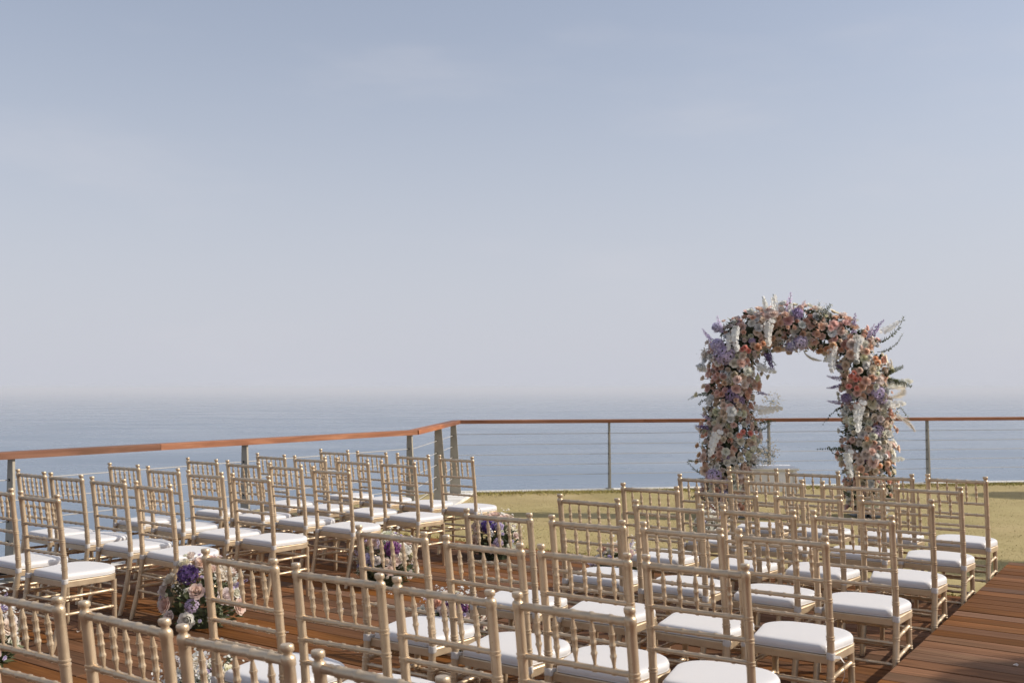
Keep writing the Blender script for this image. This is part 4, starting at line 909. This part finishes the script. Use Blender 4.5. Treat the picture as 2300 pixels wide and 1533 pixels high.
# ------------------------------------------------------------------ aisle arrangements
def build_bouquets():
    spots = [  # base pixel, height, half width, hydrangea colour, label
        ((452, 1402), .50, .26, C_DPURP, 'low arrangement with dark purple hydrangea and blush roses beside left block, fifth row aisle', True),
        ((868, 1312), .46, .23, (.33, .15, .34), 'low arrangement with plum hydrangea and pale pink roses on the aisle deck, third row', True),
        ((1112, 1252), .46, .23, (.23, .17, .45), 'low arrangement with blue violet hydrangea and peach roses where deck meets lawn', True),
        ((-52, 1505), .44, .19, C_LILAC, 'low arrangement of white, pink and lilac flowers by sixth row aisle chair at railing block', True),
        ((1010, 1452), .36, .20, (.33, .15, .34), 'low arrangement with magenta purple hydrangea under aisle chair, fifth row of raised deck block', False),
        ((452, 1598), .27, .17, C_PALE, 'low arrangement topped with cream and white blossom by seventh row aisle chair, raised deck block', False),
        ((1385, 1322), .40, .20, C_MAUVE, 'low arrangement of white sprays and mauve roses by third row aisle chair, raised deck block', False),
        ((1600, 1226), .36, .18, C_PALE, 'low pale arrangement by front row aisle chair, raised deck block', False)]
    for bi, ((u, v), H, W, hc, lab, left) in enumerate(spots):
        rng = random.Random(300 + bi); p0 = gp(u, v, 0.0); root = empty("flower_arrangement", p0, rng.uniform(0, 6)); root.rotation_euler = (0, 0, 0)
        tag(root, lab, 'flower arrangement', 'floral arrangements along the aisle')
        m = MB(); m.prism([(.13 * math.cos(t), .13 * math.sin(t)) for t in [k * math.pi / 6 for k in range(12)]], 0.002, .085); m.obj("moss_tray", MATS['leaf'], root, False)
        m = MB()
        for k in range(520):
            d = Vector((rng.gauss(0, 1), rng.gauss(0, 1), abs(rng.gauss(0, .8)) + .05)).normalized(); rr = rng.uniform(.35, 1.0)
            p = Vector((d.x * W * rr * .90, d.y * W * rr * .90, .03 + d.z * H * .66 * rr)); L_ = rng.uniform(.04, .09)
            dd = d + Vector([rng.uniform(-.7, .7) for _ in range(3)]); dd.z = max(dd.z, -.1 if p.z > .1 else .15)
            add_leaf(m, p, dd, Vector([rng.uniform(-1, 1) for _ in range(2)] + [1]).normalized(), L_, L_ * .2)
        o = m.obj("foliage", MATS['leaf2'], root, True, None); tag(o, kind='stuff')
        placed = []
        def ok(p, r, f=.85):
            if any((p - q).length < f * (r + s) for q, s in placed): return False
            placed.append((p, r)); return True
        def dome(th, el, k=1.0): return Vector((math.cos(th) * math.cos(el) * W * k, math.sin(th) * math.cos(el) * W * k, .06 + math.sin(el) * (H - .12) * k))
        for k in range(2 if bi != 2 else 3):
            th = math.radians(-95 + rng.uniform(-55, 55)); el = math.radians(rng.uniform(48, 72)) if k == 0 else math.radians(rng.uniform(15, 50)); r = .068 if k == 0 else .045
            p = dome(th, el, .92); placed.append((p, r)); inst("hydrangea", rng.choice(HYDR), root, p, aim(p - Vector((0, 0, .08)), rng), r, jit(hc if k == 0 else C_LILAC, rng))
        pal = [C_BLUSH, C_PALE, C_PEACH, C_PALE, C_CREAM, C_BLUSH, C_PALE] if bi not in (3, 5) else [C_WHITE, C_BLUSH, C_PALE, C_LILAC] if bi == 3 else [C_CREAM, C_WHITE, C_PALE]
        n = 0; tr = 0
        while n < 27 and tr < 2500:
            tr += 1; th = rng.uniform(0, 6.283); el = math.radians(rng.uniform(3, 75)); r = rng.uniform(.038, .055); p = dome(th, el, rng.uniform(.90, 1.04))
            if p.z < r + .03 or not ok(p, r, .74): continue
            inst("rose", rng.choice(ROSES + ROSES_SHUT), root, p, aim(p - Vector((0, 0, .1)) + Vector((0, -.06, .03)), rng), r * 1.30, jit(rng.choice(pal), rng)); n += 1
        n = 0; tr = 0
        while n < 30 and tr < 900:
            tr += 1; th = rng.uniform(0, 6.283); el = math.radians(rng.uniform(2, 70)); r = rng.uniform(.012, .022); p = dome(th, el, rng.uniform(.85, 1.12))
            if p.z < .03 or not ok(p, r, .8): continue
            inst("spray_rose", rng.choice(SMALL), root, p, aim(p - Vector((0, 0, .1)), rng), r * 1.2, jit(rng.choice([C_WHITE, C_LILAC, C_CREAM, C_PALE, C_LILAC]), rng)); n += 1
        for k in range(6):
            th = rng.uniform(0, 6.283); el = math.radians(rng.uniform(15, 80)); p = dome(th, el, .7); inst("baby_breath", rng.choice(GYP), root, p, aim(p - Vector((0, 0, .1)), rng), rng.uniform(.10, .16), jit(C_WHITE if k % 2 else C_CREAM, rng, .03))
        p = dome(math.radians(rng.uniform(20, 80)), math.radians(60), .6); inst("baby_breath", GYP[0], root, p, aim(Vector((rng.uniform(-.1, .3), .1, 1)), rng), .22, jit(C_WHITE, rng, .03))
        for k in range(7):
            th = rng.uniform(0, 6.283); p = dome(th, math.radians(rng.uniform(5, 50)), .55); d = p - Vector((0, 0, .14)); d.z = max(d.z, .02)
            inst("leaf_sprig", SPRIG[k % 4], root, p, aim(d, rng), rng.uniform(.14, .22), None)
        for k in range(3):
            th = rng.uniform(0, 6.283); p = dome(th, math.radians(rng.uniform(20, 70)), .6); inst("delphinium", rng.choice(SPIKE), root, p, aim(p - Vector((0, 0, .1)), rng), rng.uniform(.16, .24), jit(rng.choice([C_LILAC, C_PURPLE, C_WHITE]), rng))
    # fallen petals on the deck
    rng = random.Random(9); m = MB()
    for u, v in ((1095, 1279), (768, 1370), (868, 1334), (700, 1375), (1010, 1300), (640, 1420), (200, 1412), (940, 1340), (180, 1420), (1180, 1300), (2260, 1490), (1100, 1262), (660, 1300)):
        p = gp(u, v, .003) if u < 1900 else gp(u, v, PLAT_Z + .003)
        for k in range(rng.choice([1, 1, 2])):
            c = p + Vector((rng.uniform(-.04, .04), rng.uniform(-.04, .04), 0)); r = rng.uniform(.008, .014); a = rng.uniform(0, 6); vs = [c + Vector((math.cos(a + t) * r, math.sin(a + t) * r * .7, .006 * (math.sin(t * 2) + 1))) for t in [i * math.pi / 3 for i in range(6)]]
            m.add(vs, [(0, 1, 2, 3), (0, 3, 4, 5)])
    o = m.obj("fallen_petals", MATS['petal'], None, True, None); o.color = (.84, .78, .74, 1); tag(o, 'scattered white petals lying on the timber deck', 'petals', kind='stuff')
build_bouquets()

# ------------------------------------------------------------------ unseen trees added right of the view, to throw the shade at its edge
def build_trees():
    def tree(name, p, crown, R_, seed, label, planter=False):
        rng = random.Random(seed); root = empty(name, p); tag(root, label, 'tree'); c = Vector(crown) - Vector(p)
        z0 = 0.0
        if planter:
            m = MB(); pr = [(.02, .22), (.04, .25), (.40, .31), (.45, .32), (.45, .28), (.40, .275)]; S = 20
            for z, r in pr: m.v += [(r * math.cos(2 * math.pi * k / S), r * math.sin(2 * math.pi * k / S), z) for k in range(S)]
            for i in range(len(pr) - 1): m.f += [(i * S + k, i * S + (k + 1) % S, (i + 1) * S + (k + 1) % S, (i + 1) * S + k) for k in range(S)]
            m.f += [tuple(range(S))[::-1], tuple(range((len(pr) - 1) * S, len(pr) * S))]; m.m = [0] * len(m.f); m.obj("planter", MATS['concrete'], root); z0 = .38
        m = MB(); fork = c + Vector((0, 0, -R_ * .75)); m.tube([Vector((0, 0, z0)), fork * .5 + Vector((.05, .02, z0 * .5)), fork], [.075, .06, .05], 9)
        ends = []
        for k in range(9):
            d = Vector((rng.uniform(-1, 1), rng.uniform(-1, 1), rng.uniform(.1, 1))).normalized(); e = c + d * R_ * .7; mid_ = fork.lerp(e, .5) + Vector((0, 0, .08)); m.tube([fork, mid_, e], [.034, .02, .008], 6); ends.append(e)
        m.obj("trunk", MATS['twig'], root)
        m = MB()
        for k in range(3000):
            e = rng.choice(ends); q = e + Vector([rng.gauss(0, R_ * .26) for _ in range(3)])
            if (q - c).length > R_: q = c + (q - c).normalized() * R_ * rng.uniform(.8, 1.05)
            add_leaf(m, q, Vector([rng.uniform(-1, 1) for _ in range(3)]), Vector((rng.uniform(-.6, .6), rng.uniform(-.6, .6), 1)).normalized(), rng.uniform(.07, .13), rng.uniform(.016, .03))
        m.obj("crown", MATS['leaf'], root, True, None)
    tree("added_potted_tree", (7.36, 4.75, PLAT_Z), (7.36, 4.75, 3.0), .60, 1, 'unseen leafy tree in white planter, added on raised deck to cast shade', True)
    tree("added_lawn_tree", (9.62, 9.2, -.05), (9.62, 9.2, 3.0), .66, 2, 'unseen leafy tree added beyond end of raised deck to shade the lawn')
    tree("added_lawn_tree", (13.2, 15.95, -.14), (13.2, 15.95, 3.0), .62, 3, 'unseen leafy tree added near cliff railing to shade the lawn')
build_trees()

# ------------------------------------------------------------------ haze over the sea
def build_haze():
    m = MB(); S = 46000.0; m.box((0, 0, 0), (2 * S, 2 * S, 88.0)); o = m.obj("haze", [], smooth=False); o.location = (0, 0, -81 + 44.0)
    mt = bpy.data.materials.new("sea_haze"); mt.use_nodes = True; N, L = mt.node_tree.nodes, mt.node_tree.links; N.clear()
    out = N.new("ShaderNodeOutputMaterial"); pv = N.new("ShaderNodeVolumePrincipled")
    pv.inputs['Color'].default_value = (0.90, 0.93, 1.0, 1); pv.inputs['Density'].default_value = 0.00018; pv.inputs['Anisotropy'].default_value = 0.0
    L.new(pv.outputs[0], out.inputs['Volume']); o.data.materials.append(mt); tag(o, 'pale sea haze lying over the water', 'haze', kind='stuff')
build_haze()
